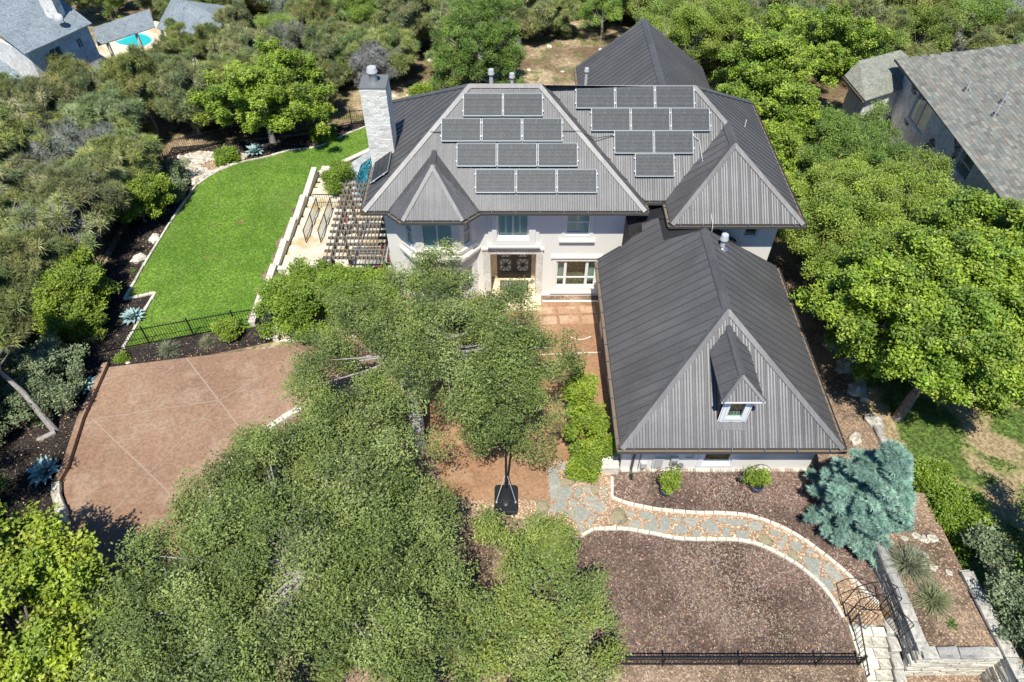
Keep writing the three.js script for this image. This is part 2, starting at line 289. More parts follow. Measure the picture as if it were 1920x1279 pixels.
const apronPoly = [[-19.05, -21.63], [-15.62, -22.29], [-10.3, -23.2], [-8.2, -23.5], [-6.2, -24.5], [-4.0, -25.6], [-4.0, -12], [-9, -3], [-14.5, -3], [-16.26, -11.86], [-17.22, -13.60], [-18.09, -14.99], [-18.67, -18.28]];
const courtPoly = [[-4.0, -25.6], [-2.2, -26.6], [-2.0, -27.05], [4.45, -27.05], [4.45, -16.3], [3.6, -16.15], [1.5, -16.05], [1.43, -14.17], [-2.41, -14.1], [-4.0, -14.1]];
const drive = struct('driveway', sheetGeo(apronPoly, 0.06), M.apron, 'pinkish brown stained concrete driveway apron');
part(drive, 'court_slab', sheetGeo(courtPoly, 0.06), M.court, 'orange tan concrete court in front of the house');
M.joint = std({ color: lin(0.4, 0.32, 0.24), roughness: 1 });
M.paint = std({ color: lin(0.74, 0.68, 0.6), roughness: 0.9 });
function strip(parent, name, pts, w, dy, mat) {
  const m = new MB();
  for (let i = 0; i + 1 < pts.length; i++) {
    const [x0, z0] = pts[i], [x1, z1] = pts[i + 1], l = Math.hypot(x1 - x0, z1 - z0), nx = (-(z1 - z0) / l) * w / 2, nz = ((x1 - x0) / l) * w / 2;
    const q = (x, z) => V(x, T(z) + dy, z);
    m.quad(q(x0 - nx, z0 - nz), q(x1 - nx, z1 - nz), q(x1 + nx, z1 + nz), q(x0 + nx, z0 + nz));
  }
  return part(parent, name, m.geo(), mat);
}
for (const [a, b, w] of [[[-15.6, -22.25], [-11.2, -17.2], 0.05], [[-18.4, -18.34], [-13.17, -19.49], 0.035], [[-13.17, -19.49], [-9.5, -23.3], 0.03], [[-18.35, -18.34], [-14.0, -14.8], 0.04], [[-13.17, -19.49], [-15.83, -12.65], 0.025], [[-9.39, -23.3], [-8.75, -20.7], 0.045], [[-14.0, -14.8], [-12.2, -13.2], 0.04]]) strip(drive, 'joint_line', [a, b], w, 0.064, M.joint);
strip(drive, 'court_line', [[1.2, -22.5], [4.3, -22.67]], 0.06, 0.064, M.paint);
strip(drive, 'court_arc', smooth([[2.91, -23.78], [3.15, -23.63], [3.4, -23.6], [3.65, -23.66], [3.92, -23.83]], 3), 0.06, 0.064, M.paint);
M.palepaver = std({ map: concrete([176, 138, 108], [196, 160, 130], [206, 178, 152], 301), roughness: 0.9 });
for (const [x0, x1, z0, z1] of [[1.0, 2.2, -26.1, -25.55], [2.38, 3.35, -26.15, -25.6], [3.5, 4.3, -26.2, -25.65], [1.2, 2.25, -25.35, -24.75], [2.42, 3.4, -25.42, -24.78], [3.55, 4.35, -25.45, -24.8]]) part(drive, 'paver', sheetGeo([[x0, z0], [x1, z0 - 0.03], [x1 + 0.03, z1], [x0 + 0.03, z1]], 0.066), M.palepaver);

struct('side_mulch', sheetGeo([[-24.2, -44.2], [-19, -45.2], [-14.8, -46.2], [-10.6, -49], [-9.4, -47.3], [-9.3, -43.4], [-12.6, -40], [-13, -30], [-11.5, -23.55], [-15.62, -22.2], [-18.9, -21.7], [-18.6, -18.28], [-18.0, -14.99], [-17.1, -13.6], [-16.0, -11.5], [-15, -7], [-26, -7], [-25, -16], [-22.6, -21.8], [-22.6, -28], [-23.4, -36]], 0.03), M.darkmulch, 'dark brown mulch bed round the lawn and drive');
const lawnPoly = [...LAWN_L, [-15.8, -23.95], [-13.01, -24.53], ...LAWN_R.slice(0, -1).reverse()];
struct('lawn', sheetGeo(lawnPoly, 0.05), M.lawn, 'bright mown green lawn beside the house');
{ const w = []; seed(17); for (let z = -24.9; z > -36; z -= 0.5) w.push([-13.3 - rr(0.05, 0.55), z]); struct('worn_strip', sheetGeo([...w, [-13.2, -36], [-13.2, -24.9]], 0.056), M.leafsoil, 'worn bare strip of lawn along the white wall'); }
struct('tree_island', sheetGeo(smooth(ISLAND, 3, true), 0.1), M.leafsoil, 'leaf littered soil island under the live oaks');
const upBed = [...EDGE_UP, [13.15, -9.7], [13.15, -12.5], [14.4, -14.0], [14.2, -15.6], [11.7, -15.55], [4.0, -15.55]];
const lowBed = [...EDGE_LOW, [11.35, -7.7], [1.6, -7.7], [1.4, -9.9], [1.8, -12.3]];
struct('garage_bed', sheetGeo(upBed, 0.03), M.redmulch, 'reddish brown mulch bed between garage and stone path');
struct('front_bed', sheetGeo(lowBed, 0.03), M.redmulch, 'large reddish brown mulch bed inside the curved path');
const path = struct('path', sheetGeo([[1.43, -14.17], [1.5, -16.05], [2.6, -16.5], [4.04, -15.9], ...EDGE_UP, [12.7, -9.03], [11.42, -9.03], ...EDGE_LOW.slice().reverse(), [1.9, -12.6], [0.5, -13.15], [-2.41, -13.9], [-2.41, -14.1]], 0.045), M.gravel, 'orange gravel path set with grey flagstones');
seed(5);
FLAGSTONES.forEach((poly, idx) => {
  const grow = idx < 22 ? 1.07 : 1.2;
  let cx = 0, cz = 0; for (const [x, z] of poly) { cx += x / poly.length; cz += z / poly.length; }
  const Q = poly.map(([x, z]) => [cx + (x - cx) * grow + rr(-0.02, 0.02), cz + (z - cz) * grow + rr(-0.02, 0.02)]), P = []; Q.forEach((q, i) => { const a = Q[(i + Q.length - 1) % Q.length], b = Q[(i + 1) % Q.length], k = rr(0.1, 0.2); P.push([lerp(q[0], a[0], k), lerp(q[1], a[1], k)], [lerp(q[0], b[0], k * 0.7), lerp(q[1], b[1], k * 0.7)]); });
  const h = rr(0.062, 0.078), tx = rr(-0.008, 0.008);
  const f = part(path, 'flagstone', new MB().prism(P.map(([x, z]) => [x - cx, z - cz]), (x, z) => 0.11 * z + h + tx * x, (x, z) => 0.11 * z).geo(), pick([M.flagA, M.flagA, M.flagA, M.flagB, M.flagB, M.flagB, M.flagC]));
  f.position.set(cx, T(cz), cz);
});
// squared stones laid end to end along a plan line
const stoneGeos = [];
seed(8);
for (let i = 0; i < 6; i++) {
  const m = new MB(), j = () => rr(-0.05, 0.05), c = 0.07;
  const q = (x, y, z) => V(x + j() * 0.5, y + j() * 0.6, z + j());
  const b = [q(-0.5, -0.5, 0.5), q(0.5, -0.5, 0.5), q(0.5, -0.5, -0.5), q(-0.5, -0.5, -0.5)], s = [q(-0.5, 0.36, 0.5), q(0.5, 0.36, 0.5), q(0.5, 0.36, -0.5), q(-0.5, 0.36, -0.5)];
  const t = s.map((p) => V(p.x * (1 - c * 0.7), 0.5 + j() * 0.4, p.z * (1 - 2.4 * c)));
  m.hexa(b, s); m.quad(t[0], t[1], t[2], t[3]); for (let k = 0; k < 4; k++) { const n = (k + 1) % 4; m.quad(s[k], s[n], t[n], t[k]); }
  stoneGeos.push(m.geo());
}
function stoneRow(parent, line, w, h, lmin, lmax, mats, dy = 0, name = 'stone', gap = 0.012) {
  const L = [0]; for (let i = 1; i < line.length; i++) L.push(L[i - 1] + Math.hypot(line[i][0] - line[i - 1][0], line[i][1] - line[i - 1][1]));
  const total = L[L.length - 1], at = (d) => { let i = 1; while (i < L.length - 1 && L[i] < d) i++; const t = (d - L[i - 1]) / (L[i] - L[i - 1]); return [lerp(line[i - 1][0], line[i][0], t), lerp(line[i - 1][1], line[i][1], t)]; };
  let d = 0;
  while (d < total - 0.05) {
    let l = Math.min(rr(lmin, lmax), total - d); if (total - d - l < lmin * 0.5) l = total - d;
    const a = at(d), b = at(d + l), len = Math.hypot(b[0] - a[0], b[1] - a[1]);
    const s = part(parent, name, pick(stoneGeos), pick(mats)), cz = (a[1] + b[1]) / 2;
    const hh = h * rr(0.88, 1.12) + 0.1;
    s.scale.set(len - gap, hh, w * rr(0.9, 1.1));
    s.position.set((a[0] + b[0]) / 2, T(cz) + dy + hh / 2 - 0.1, cz);
    s.rotation.set(0, Math.atan2(-(b[1] - a[1]), b[0] - a[0]) + rr(-0.02, 0.02), 0); s.rotation.order = 'YXZ'; s.rotation.z = Math.atan2(T(b[1]) - T(a[1]), len);
    d += l;
  }
}
seed(11);
{
  const e1 = thing('path_edging', 'curved row of white limestone blocks on the garage side of the path', 'edging');
  stoneRow(e1, [[4.04, -15.21], [3.94, -14.22]], 0.13, 0.14, 0.45, 0.55, [M.limestone]); stoneRow(e1, smooth(EDGE_UP.slice(1), 4), 0.14, 0.13, 0.32, 0.5, [M.limestone]);
  const e2 = thing('path_edging', 'curved row of white limestone blocks round the large mulch bed', 'edging');
  stoneRow(e2, EDGE_LOW.slice(0, 2), 0.14, 0.13, 0.4, 0.62, [M.limestone]); stoneRow(e2, smooth(EDGE_LOW.slice(1), 4), 0.14, 0.13, 0.32, 0.5, [M.limestone]);
  const e3 = thing('lawn_edging', 'thin pale limestone border along the far curve of the lawn', 'edging');
  stoneRow(e3, smooth(LAWN_L.slice(0, 8), 4), 0.14, 0.12, 0.5, 0.9, [M.limestone, M.limestone, M.stoneB]);
  stoneRow(e3, smooth(LAWN_L.slice(7, 12), 4), 0.14, 0.14, 0.5, 0.9, [M.limestone, M.stoneB]);
  const e4 = thing('lawn_edging', 'pale limestone border round the notch corner with an agave', 'edging');
  stoneRow(e4, LAWN_L.slice(11, 13), 0.16, 0.14, 0.4, 0.8, [M.limestone]); stoneRow(e4, LAWN_L.slice(12), 0.15, 0.14, 0.5, 0.8, [M.limestone, M.stoneB]);
  const e5 = thing('island_edging', 'curved white limestone edge of the oak island beside the drive', 'edging');
  stoneRow(e5, smooth(ISLAND.slice(0, 6), 4), 0.28, 0.22, 0.35, 0.7, [M.limestone, M.limestone, M.stoneB], 0.05);
  const e6 = thing('drive_edging', 'white limestone boulders edging the drive near the lime tree', 'edging');
  stoneRow(e6, smooth([[-18.2, -14.85], [-17.9, -14.2], [-17.35, -13.5], [-16.85, -12.7], [-16.35, -11.8], [-16.1, -11]], 3), 0.36, 0.3, 0.5, 0.8, [M.limestone, M.stoneB]);
  const k = thing('drive_kerb', 'low brown concrete kerb wall along the left edge of the drive', 'kerb');
  const kl = [[-19.2, -21.75], [-18.8, -18.28], [-18.22, -15.6], [-18.22, -14.9]];
  for (let i = 0; i < 3; i++) { const [x0, z0] = kl[i], [x1, z1] = kl[i + 1]; part(k, 'kerb_section', new MB().bar(V(x0, T(z0) + 0.1, z0), V(x1, T(z1) + 0.1, z1 + (i < 2 ? -0.01 : 0)), 0.24, 0.34).geo(), M.apron); }
}
// loose matter: chips, gravel, river stones, grass, fallen leaves
function scatter(name, label, geo, mat, n, poly, dy, size, cols, flat = 0.5, hole) {
  let x0 = 1e9, x1 = -1e9, z0 = 1e9, z1 = -1e9; for (const [x, z] of poly) { x0 = Math.min(x0, x); x1 = Math.max(x1, x); z0 = Math.min(z0, z); z1 = Math.max(z1, z); }
  const im = new THREE.InstancedMesh(geo, mat, n), o = new THREE.Object3D(), c = new THREE.Color(); let k = 0, guard = 0;
  while (k < n && guard++ < n * 12) {
    const x = rr(x0, x1), z = rr(z0, z1); if (!inside(poly, x, z) || (hole && hole(x, z))) continue;
    const s = rr(size[0], size[1]); o.position.set(x, T(z) + dy + s * 0.1, z); o.rotation.set(rr(-flat, flat), rr(0, 6.28), rr(-flat, flat)); o.scale.setScalar(s); o.updateMatrix();
    im.setMatrixAt(k, o.matrix); const q = Array.isArray(cols) ? pick(cols) : cols(x, z), f = Array.isArray(cols) ? rr(0.75, 1.2) : rr(0.88, 1.12); c.setRGB(q[0] * f, q[1] * f, q[2] * f); im.setColorAt(k, c); k++;
  }
  im.count = k; im.name = numbered(name); im.castShadow = im.receiveShadow = true; tag(im, label, null, null, 'stuff'); scene.add(im); return im;
}
M.loose = std({ color: 0xffffff, roughness: 1 });
const chipGeo = new MB().box(0, 0, 0, 1, 0.18, 0.34).geo(), pebGeo = new THREE.IcosahedronGeometry(0.5, 0).scale(1, 0.6, 0.8);
const litterGeo = new MB().quad(V(-0.5, 0, 0), V(0, 0.06, 0.25), V(0.5, 0, 0), V(0, 0.06, -0.25)).geo();
seed(21);
const redMix = (x, z) => { const a = fbm(x / 16 + 3, z / 16 + 3, 10, 4, 531), q = pick(redCols), f = lerp(0.72, 1.3, sm(0.35, 0.65, a)); return [q[0] * f, q[1] * f, q[2] * f]; };
const redCols = [[0.15, 0.1, 0.076], [0.2, 0.142, 0.112], [0.11, 0.076, 0.06], [0.3, 0.235, 0.185], [0.2, 0.158, 0.132]];
scatter('mulch_chips', 'reddish brown bark chips over the bed by the garage', chipGeo, M.loose, 9000, upBed, 0.03, [0.04, 0.1], redMix);
scatter('mulch_chips', 'reddish brown bark chips over the large front bed', chipGeo, M.loose, 14000, lowBed, 0.03, [0.04, 0.1], redMix);
scatter('fallen_leaves', 'tan leaves drifted over the front mulch beds', litterGeo, M.loose, 1000, lowBed, 0.05, [0.05, 0.08], [[0.4, 0.33, 0.2], [0.46, 0.4, 0.28], [0.3, 0.3, 0.12]], 0.4, (x, z) => fbm(x / 16 + 3, z / 16 + 3, 9, 4, 541) < 0.52);
scatter('gravel', 'orange tan pea gravel between the flagstones', pebGeo, M.loose, 9000, [[1.43, -14.17], [1.5, -16.05], [4.04, -15.9], ...EDGE_UP, [12.7, -9.05], [11.4, -9.05], ...EDGE_LOW.slice().reverse(), [1.9, -12.6], [0.5, -13.15], [-2.41, -13.9]], 0.04, [0.025, 0.045], [[0.34, 0.245, 0.165], [0.39, 0.29, 0.205], [0.29, 0.2, 0.13], [0.44, 0.35, 0.26]], 0.5);
const darkPoly = [[-24, -44], [-19, -44.6], [-14.8, -45.6], [-10.8, -47.9], ...LAWN_L.slice(1), [-12, -24.8], [-11.5, -23.55], [-15.62, -22.2], [-18.9, -21.7], [-18.6, -18.28], [-18.3, -14.99], [-17.4, -13.6], [-16.0, -11.5], [-15, -7], [-26, -7], [-25, -16], [-22.6, -21.8], [-22.6, -28], [-23.4, -36]];
scatter('bark_mulch', 'dark bark chips in the beds round lawn and drive', chipGeo, M.loose, 13000, darkPoly, 0.03, [0.05, 0.12], [[0.03, 0.022, 0.018], [0.05, 0.04, 0.033], [0.02, 0.016, 0.014], [0.09, 0.07, 0.055]]);
scatter('fallen_leaves', 'tan fallen leaves strewn over the dark mulch', litterGeo, M.loose, 3000, darkPoly, 0.06, [0.06, 0.12], [[0.4, 0.26, 0.14], [0.5, 0.38, 0.24], [0.3, 0.18, 0.1]]);
scatter('fallen_leaves', 'tan fallen leaves under the live oaks', litterGeo, M.loose, 7000, ISLAND, 0.12, [0.05, 0.09], [[0.34, 0.25, 0.17], [0.42, 0.33, 0.24], [0.22, 0.15, 0.1]]);
scatter('fallen_leaves', 'brown leaves along the garage side yard', litterGeo, M.loose, 6000, [[11.8, -32], [15.7, -32], [15.7, -14], [13.5, -14.4], [11.8, -15.5]], 0.04, [0.04, 0.08], [[0.26, 0.19, 0.14], [0.34, 0.27, 0.2], [0.18, 0.125, 0.09]]);
scatter('fallen_leaves', 'dry twigs and leaves outside the front fence', chipGeo, M.loose, 3500, [[1.6, -7.7], [11.3, -7.7], [11.3, -4], [1.6, -4]], 0.02, [0.03, 0.07], [[0.36, 0.29, 0.21], [0.44, 0.37, 0.28], [0.25, 0.19, 0.13]]);
{ // grass tufts on the lawn and the neighbour's yard
  const m = new MB(); seed(31);
  for (let i = 0; i < 9; i++) { const a = rr(0, 6.28), r = rr(0, 0.5), x = Math.cos(a) * r, z = Math.sin(a) * r, dx = rr(-0.35, 0.35), dz = rr(-0.35, 0.35), w = 0.07, b = rr(0, 3.14), wx = Math.cos(b) * w, wz = Math.sin(b) * w; m.tri(V(x - wx, 0, z - wz), V(x + wx, 0, z + wz), V(x + dx, rr(0.5, 1), z + dz)); }
  M.blade = new THREE.MeshPhysicalMaterial({ color: 0xffffff, roughness: 0.8, transmission: 0.25, thickness: 0, side: THREE.DoubleSide });
  const tg = m.geo();
  scatter('grass', 'short mown grass covering the lawn', tg, M.blade, 40000, lawnPoly, 0.04, [0.045, 0.065], (x, z) => { const a = fbm(x / 30 + 3, z / 30 + 3, 30, 5, 501), b = fbm(x / 30 + 3, z / 30 + 3, 12, 4, 507); return mix3(mix3([0.185, 0.268, 0.036], [0.23, 0.315, 0.052], sm(0.3, 0.7, a)), [0.44, 0.4, 0.17], Math.max(sm(0.6, 0.74, b) * 0.75, x > -14.2 && z > -37 ? sm(-14.1, -13.3, x) * sm(0.4, 0.6, a) : 0)); }, 0.15);
  const yp = [[16, -28], [30, -28], [30, -6], [16.2, -11.4], [15.9, -14]];
  scatter('grass', 'patchy grass in the right hand yard', tg, M.blade, 12000, yp, 0.02, [0.07, 0.15], [[0.13, 0.21, 0.03], [0.18, 0.25, 0.05], [0.24, 0.25, 0.09]], 0.15, (x, z) => fbm(x / 10, z / 10, 5, 4, 31) < 0.5);
}
// river stones in the dry bed beyond the lawn
{
  const RIV = [[-23.2, -42.64], [-21.95, -43.4], [-20.78, -43.2], [-19.61, -43.0], [-18.4, -42.95], [-18.5, -42.2], [-19.2, -41.4], [-20.15, -40.1], [-20.85, -38.80], [-21.82, -40.60]], bed = [[-21.31, -41.61], [-20.49, -42.12], [-19.4, -42.3], [-19.3, -41.8], [-20.2, -40.5]];
  struct('rock_bed', sheetGeo(RIV, 0.05), M.gravel, 'dry stream bed of tan river stones');
  seed(41); scatter('river_stones', 'tan and white river stones in the dry bed beyond the lawn', new THREE.IcosahedronGeometry(0.5, 1).scale(1, 0.55, 0.75), M.loose, 900, RIV, 0.06, [0.14, 0.34], [[0.52, 0.44, 0.33], [0.62, 0.55, 0.44], [0.4, 0.33, 0.25], [0.66, 0.62, 0.54]], 0.3, (x, z) => inside(bed, x, z));
}
// loose boulders lying on mulch and soil
seed(44);
{
  const bg = []; for (let i = 0; i < 3; i++) { const g = new THREE.IcosahedronGeometry(0.5, 1), p = g.attributes.position, mem = new Map(); for (let k = 0; k < p.count; k++) { const key = [p.getX(k), p.getY(k), p.getZ(k)].map((q) => q.toFixed(3)).join(); if (!mem.has(key)) mem.set(key, rr(0.72, 1.15)); const f = mem.get(key); p.setXYZ(k, p.getX(k) * f, p.getY(k) * f * 0.55, p.getZ(k) * f * 0.8); } g.computeVertexNormals(); bg.push(g); }
  const rock = (x, z, s, label, grp, mat = M.limestone, y) => { const r = part(scene, 'rock', pick(bg), mat); r.position.set(x, (y ?? T(z)) + s * 0.12, z); r.scale.setScalar(s); r.rotation.y = rr(0, 6.28); tag(r, label, 'rock', grp); };
  rock(-20.95, -32.4, 0.85, 'flat white rock on dark mulch, nearer the far end of the lawn'); rock(-21.1, -30.4, 0.95, 'flat white rock on dark mulch beside the lawn border, larger one');
  rock(-12.05, -23.75, 0.3, 'small white stone on the mulch by the drive steps'); rock(-18.3, -21.95, 0.22, 'tiny white stone at the drive corner under the fence');
  for (const [x, z, s] of [[15.6, -23.2, 0.9], [15.75, -21.6, 1.2], [15.7, -20.1, 1.0], [15.75, -18.2, 0.9]]) rock(x, z, s, 'grey boulder in the stone row between garage and leafy trees', 'boulders in the row right of the garage', M.stoneA);
  rock(14.6, -17.2, 0.7, 'pale flat rock lying beside the garage corner', undefined, M.stoneB);
  for (let i = 0; i < 42; i++) { const x = rr(-9, 18), z = rr(-62, -48.5); rock(x, z, rr(0.25, 0.7), 'white limestone rock on the clearing behind the house', 'rocks on the clearing behind the house', M.limestone); }
  for (let i = 0; i < 14; i++) rock(rr(-11, -7), rr(-53, -48.5), rr(0.2, 0.5), 'white limestone rock beyond the chimney', 'rocks beyond the chimney', M.limestone);
  for (let i = 0; i < 14; i++) { const x = rr(14, 15.4), z = rr(-12.2, -10.2); rock(x, z, rr(0.2, 0.45), 'pale broken rock below the spiky grass clump', 'rocks in the raised bed', M.stoneB, 2.28 + 0.07 * (z + 13.4)); }
}
// ------------------------------------------------------------------ the house
const house = thing('house', 'large white stucco house with charcoal metal roof, chimney and attached garage', 'house');
const E = 6.07, S = 0.743, xL = -6.845, x1 = 6.17, zF = -26.36, zB = -36.02, zR = -27.14, xw = 7.16, xR = 13.16, zW = -25.4;
const Eg = 3.88, Sg = 0.756, gL = 4.06, gR = 12.4, zG = -14.87, gx = 8.23, gy = 7.03;
function planeOf(pts) {
  const n = pts[1].clone().sub(pts[0]).cross(pts[2].clone().sub(pts[0])).normalize(); if (n.y < 0) n.negate();
  const e1 = V(0, 1, 0).cross(n).normalize(), e2 = n.clone().cross(e1).normalize(); // e2 points up the slope
  return { n, e1, e2, o: pts[0].clone() };
}
function clipA(poly, lim, sign) {
  const out = [];
  for (let i = 0; i < poly.length; i++) { const p = poly[i], q = poly[(i + 1) % poly.length], dp = sign * (p[0] - lim), dq = sign * (q[0] - lim); if (dp >= 0) out.push(p); if ((dp > 0 && dq < 0) || (dp < 0 && dq > 0)) { const t = dp / (dp - dq); out.push([lerp(p[0], q[0], t), lerp(p[1], q[1], t)]); } }
  return out;
}
// one sloping face of standing-seam roofing: every pan is a mesh of its own with a raised seam
function seamRoof(parent, P, w = 0.45, off = 0) {
  const pts = P.map((p) => V(...p)), { n, e1, e2, o } = planeOf(pts);
  const loc = pts.map((p) => { const d = p.clone().sub(o); return [d.dot(e1), d.dot(e2)]; });
  const at = (a, b, h) => o.clone().addScaledVector(e1, a).addScaledVector(e2, b).addScaledVector(n, h);
  const lo = Math.min(...loc.map((q) => q[0])), hi = Math.max(...loc.map((q) => q[0]));
  for (let k = Math.floor((lo - off) / w); k * w + off < hi; k++) {
    const a0 = Math.max(lo, k * w + off), a1 = Math.min(hi, (k + 1) * w + off); if (a1 - a0 < 0.02) continue;
    const c = clipA(clipA(loc, a0, 1), a1, -1); if (c.length < 3) continue;
    const m = new MB(), v2 = c.map((q) => new THREE.Vector2(q[0], q[1])); let f; try { f = THREE.ShapeUtils.triangulateShape(v2.slice(), []); } catch (e) { continue; }
    const U = (q) => [q[0] - off, q[1]], ccw = THREE.ShapeUtils.area(v2) > 0;
    for (const [i, j, l] of f) { const A = [i, j, l].map((q) => at(...c[q], 0)), B = [i, j, l].map((q) => U(c[q])); ccw ? m.tri(A[0], A[1], A[2], B[0], B[1], B[2]) : m.tri(A[0], A[2], A[1], B[0], B[2], B[1]); }
    for (let i = 0; i < c.length; i++) { const q = c[i], r = c[(i + 1) % c.length]; m.quad(at(...q, -0.03), at(...r, -0.03), at(...r, 0), at(...q, 0), U(q), U(r), U(r), U(q)); }
    // seam along a0
    if (k * w + off > lo + 0.02) {
      const bs = []; for (let i = 0; i < loc.length; i++) { const p = loc[i], q = loc[(i + 1) % loc.length]; if ((p[0] - a0) * (q[0] - a0) < 0) bs.push(lerp(p[1], q[1], (a0 - p[0]) / (q[0] - p[0]))); }
      bs.sort((x, y) => x - y);
      for (let i = 0; i + 1 < bs.length; i += 2) { const b0 = bs[i] + 0.01, b1 = bs[i + 1] - 0.03; if (b1 - b0 < 0.05) continue; const h = 0.045, t = 0.011, q = (a, b, z) => at(a0 + a, b, z), z = [0, 0];
        m.quad(q(-t, b0, 0), q(-t, b0, h), q(-t, b1, h), q(-t, b1, 0), z, z, z, z); m.quad(q(t, b0, h), q(t, b0, 0), q(t, b1, 0), q(t, b1, h), z, z, z, z); m.quad(q(-t, b0, h), q(t, b0, h), q(t, b1, h), q(-t, b1, h), z, z, z, z); m.quad(q(-t, b0, 0), q(t, b0, 0), q(t, b0, h), q(-t, b0, h), z, z, z, z); }
    }
    part(parent, 'roof_panel', m.geo(), M.roof);
  }
  return n;
}
function slabRoof(parent, name, P, mat) { const m = new MB(), p = P.map((q) => V(...q)); for (let i = 1; i + 1 < p.length; i++) { m.tri(p[0], p[i], p[i + 1]); const d = (q) => q.clone().add(V(0, -0.05, 0)); m.tri(d(p[0]), d(p[i + 1]), d(p[i])); } return part(parent, name, m.geo(), mat); }
// folded metal cap over a ridge or hip between faces with normals n1, n2
function cap(parent, name, a, b, n1, n2, w = 0.17) {
  a = V(...a); b = V(...b); const d = b.clone().sub(a).normalize();
  const side = (n, other) => { const s = d.clone().cross(n).normalize(); if (s.dot(other) > 0 === false) s.negate(); return s; };
  const s1 = d.clone().cross(n1).normalize(), s2 = d.clone().cross(n2).normalize(); const mid = n1.clone().sub(n2);
  if (s1.dot(mid) < 0) s1.negate(); if (s2.dot(mid) > 0) s2.negate();
  const up = n1.clone().add(n2).normalize(), q = (p, s, k, n, h) => p.clone().addScaledVector(s, k).addScaledVector(n, h), z = V(0, 0, 0), m = new MB();
  const A = [q(a, s1, w, n1, 0.012), q(a, s1, w, n1, 0.058), q(a, z, 0, up, 0.075), q(a, s2, w, n2, 0.058), q(a, s2, w, n2, 0.012)], B = [q(b, s1, w, n1, 0.012), q(b, s1, w, n1, 0.058), q(b, z, 0, up, 0.075), q(b, s2, w, n2, 0.058), q(b, s2, w, n2, 0.012)];
  for (let i = 0; i < 4; i++) m.quad(A[i], B[i], B[i + 1], A[i + 1]);
  for (const R of [A, B]) { m.tri(R[0], R[1], R[2]); m.tri(R[0], R[2], R[4]); m.tri(R[2], R[3], R[4]); }
  return part(parent, name, m.geo(), M.cap);
}
// box gutter hung on an eave edge: channel, debris inside, strap irons
function gutter(parent, a, b, out, step = 1.1) {
  a = V(...a); b = V(...b); out = V(...out); const g = sub(parent, 'gutter'), m = new MB(), W = 0.15, H = 0.13, dn = -0.03;
  const q = (p, k, y) => p.clone().addScaledVector(out, k).add(V(0, y, 0));
  const bar = (k, y, w, h) => m.hexa([q(a, k - w / 2, y - h / 2), q(b, k - w / 2, y - h / 2), q(b, k + w / 2, y - h / 2), q(a, k + w / 2, y - h / 2)], [q(a, k - w / 2, y + h / 2), q(b, k - w / 2, y + h / 2), q(b, k + w / 2, y + h / 2), q(a, k + w / 2, y + h / 2)]);
  bar(W, dn - H / 2, 0.018, H); bar(W / 2, dn - H, W, 0.015); bar(-0.012, dn - H / 2 - 0.03, 0.024, H + 0.06);
  part(g, 'channel', m.geo(), M.gutter);
  const i = new MB(), c = (k, y) => [q(a, k, y), q(b, k, y)], [p0, p1] = c(0.005, dn - 0.085), [p2, p3] = c(W - 0.012, dn - 0.085); i.quad(p0, p1, p3, p2); part(g, 'leaf_debris', i.geo(), M.gutterIn);
  const L = a.distanceTo(b), n = Math.max(1, Math.round(L / step));
  for (let k = 0; k < n; k++) { const p = a.clone().lerp(b, (k + 0.5) / n); part(g, 'strap', new MB().bar(q(p, 0, dn + 0.012), q(p, W + 0.012, dn + 0.006), 0.035, 0.014).geo(), M.galv); }
}
// ---- main roof
const R1 = sub(house, 'main_roof'), ry = E + S * 4.83, rz = -31.19, ry2 = E + S * 4.44, rz2 = -31.58, wy = E + S * 3;
const nFront = seamRoof(R1, [[xL, E, zF], [x1, E, zF], [1.34, ry, rz], [-2.015, ry, rz]]);
const nLeft = seamRoof(R1, [[xL, E, zB], [xL, E, zF], [-2.015, ry, rz]]);
const nStrip = seamRoof(R1, [[x1, E, zF], [x1, E, zR], [1.73, ry2, rz2], [1.34, ry, rz]], 0.78, 0);
seamRoof(R1, [[x1, E, zR], [xw, E, zR], [10.16, wy, -30.14], [8.72, ry2, rz2], [1.73, ry2, rz2]]);
const nRight = seamRoof(R1, [[xR, E, zW], [xR, E, zB], [8.72, ry2, rz2], [10.16, wy, -30.14], [10.16, wy, -28.4]]);
const nWL = seamRoof(R1, [[xw, E, zR], [xw, E, zW], [10.16, wy, -28.4], [10.16, wy, -30.14]]);
seamRoof(R1, [[xw, E, zW], [xR, E, zW], [10.16, wy, -28.4]]);
slabRoof(R1, 'back_slope', [[1.34, ry, rz], [1.73, ry2, rz2], [8.72, ry2, rz2], [xR, E, zB], [xL, E, zB], [-2.015, ry, rz]], M.roof);
const nBack = V(0, 1, -S).normalize();
cap(R1, 'ridge_cap', [-2.02, ry, rz], [1.34, ry, rz], nFront, nBack); cap(R1, 'ridge_cap', [1.7, ry2, rz2], [8.72, ry2, rz2], nFront, nBack);
cap(R1, 'hip_cap', [xL, E, zF], [-2.015, ry, rz], nFront, nLeft); cap(R1, 'hip_cap', [xL, E, zB], [-2.015, ry, rz], nBack, nLeft);
cap(R1, 'hip_cap', [x1, E, zF], [1.34, ry, rz], nFront, nStrip); cap(R1, 'hip_cap', [10.16, wy, -30.14], [8.72, ry2, rz2], nFront, nRight); cap(R1, 'hip_cap', [xR, E, zB], [8.72, ry2, rz2], nBack, nRight);
cap(R1, 'ridge_cap', [10.16, wy, -30.2], [10.16, wy, -28.4], nWL, nRight, 0.22); cap(R1, 'hip_cap', [xR, E, zW], [10.16, wy, -28.4], nFront, nRight); cap(R1, 'hip_cap', [xw, E, zW], [10.16, wy, -28.4], nFront, nWL);
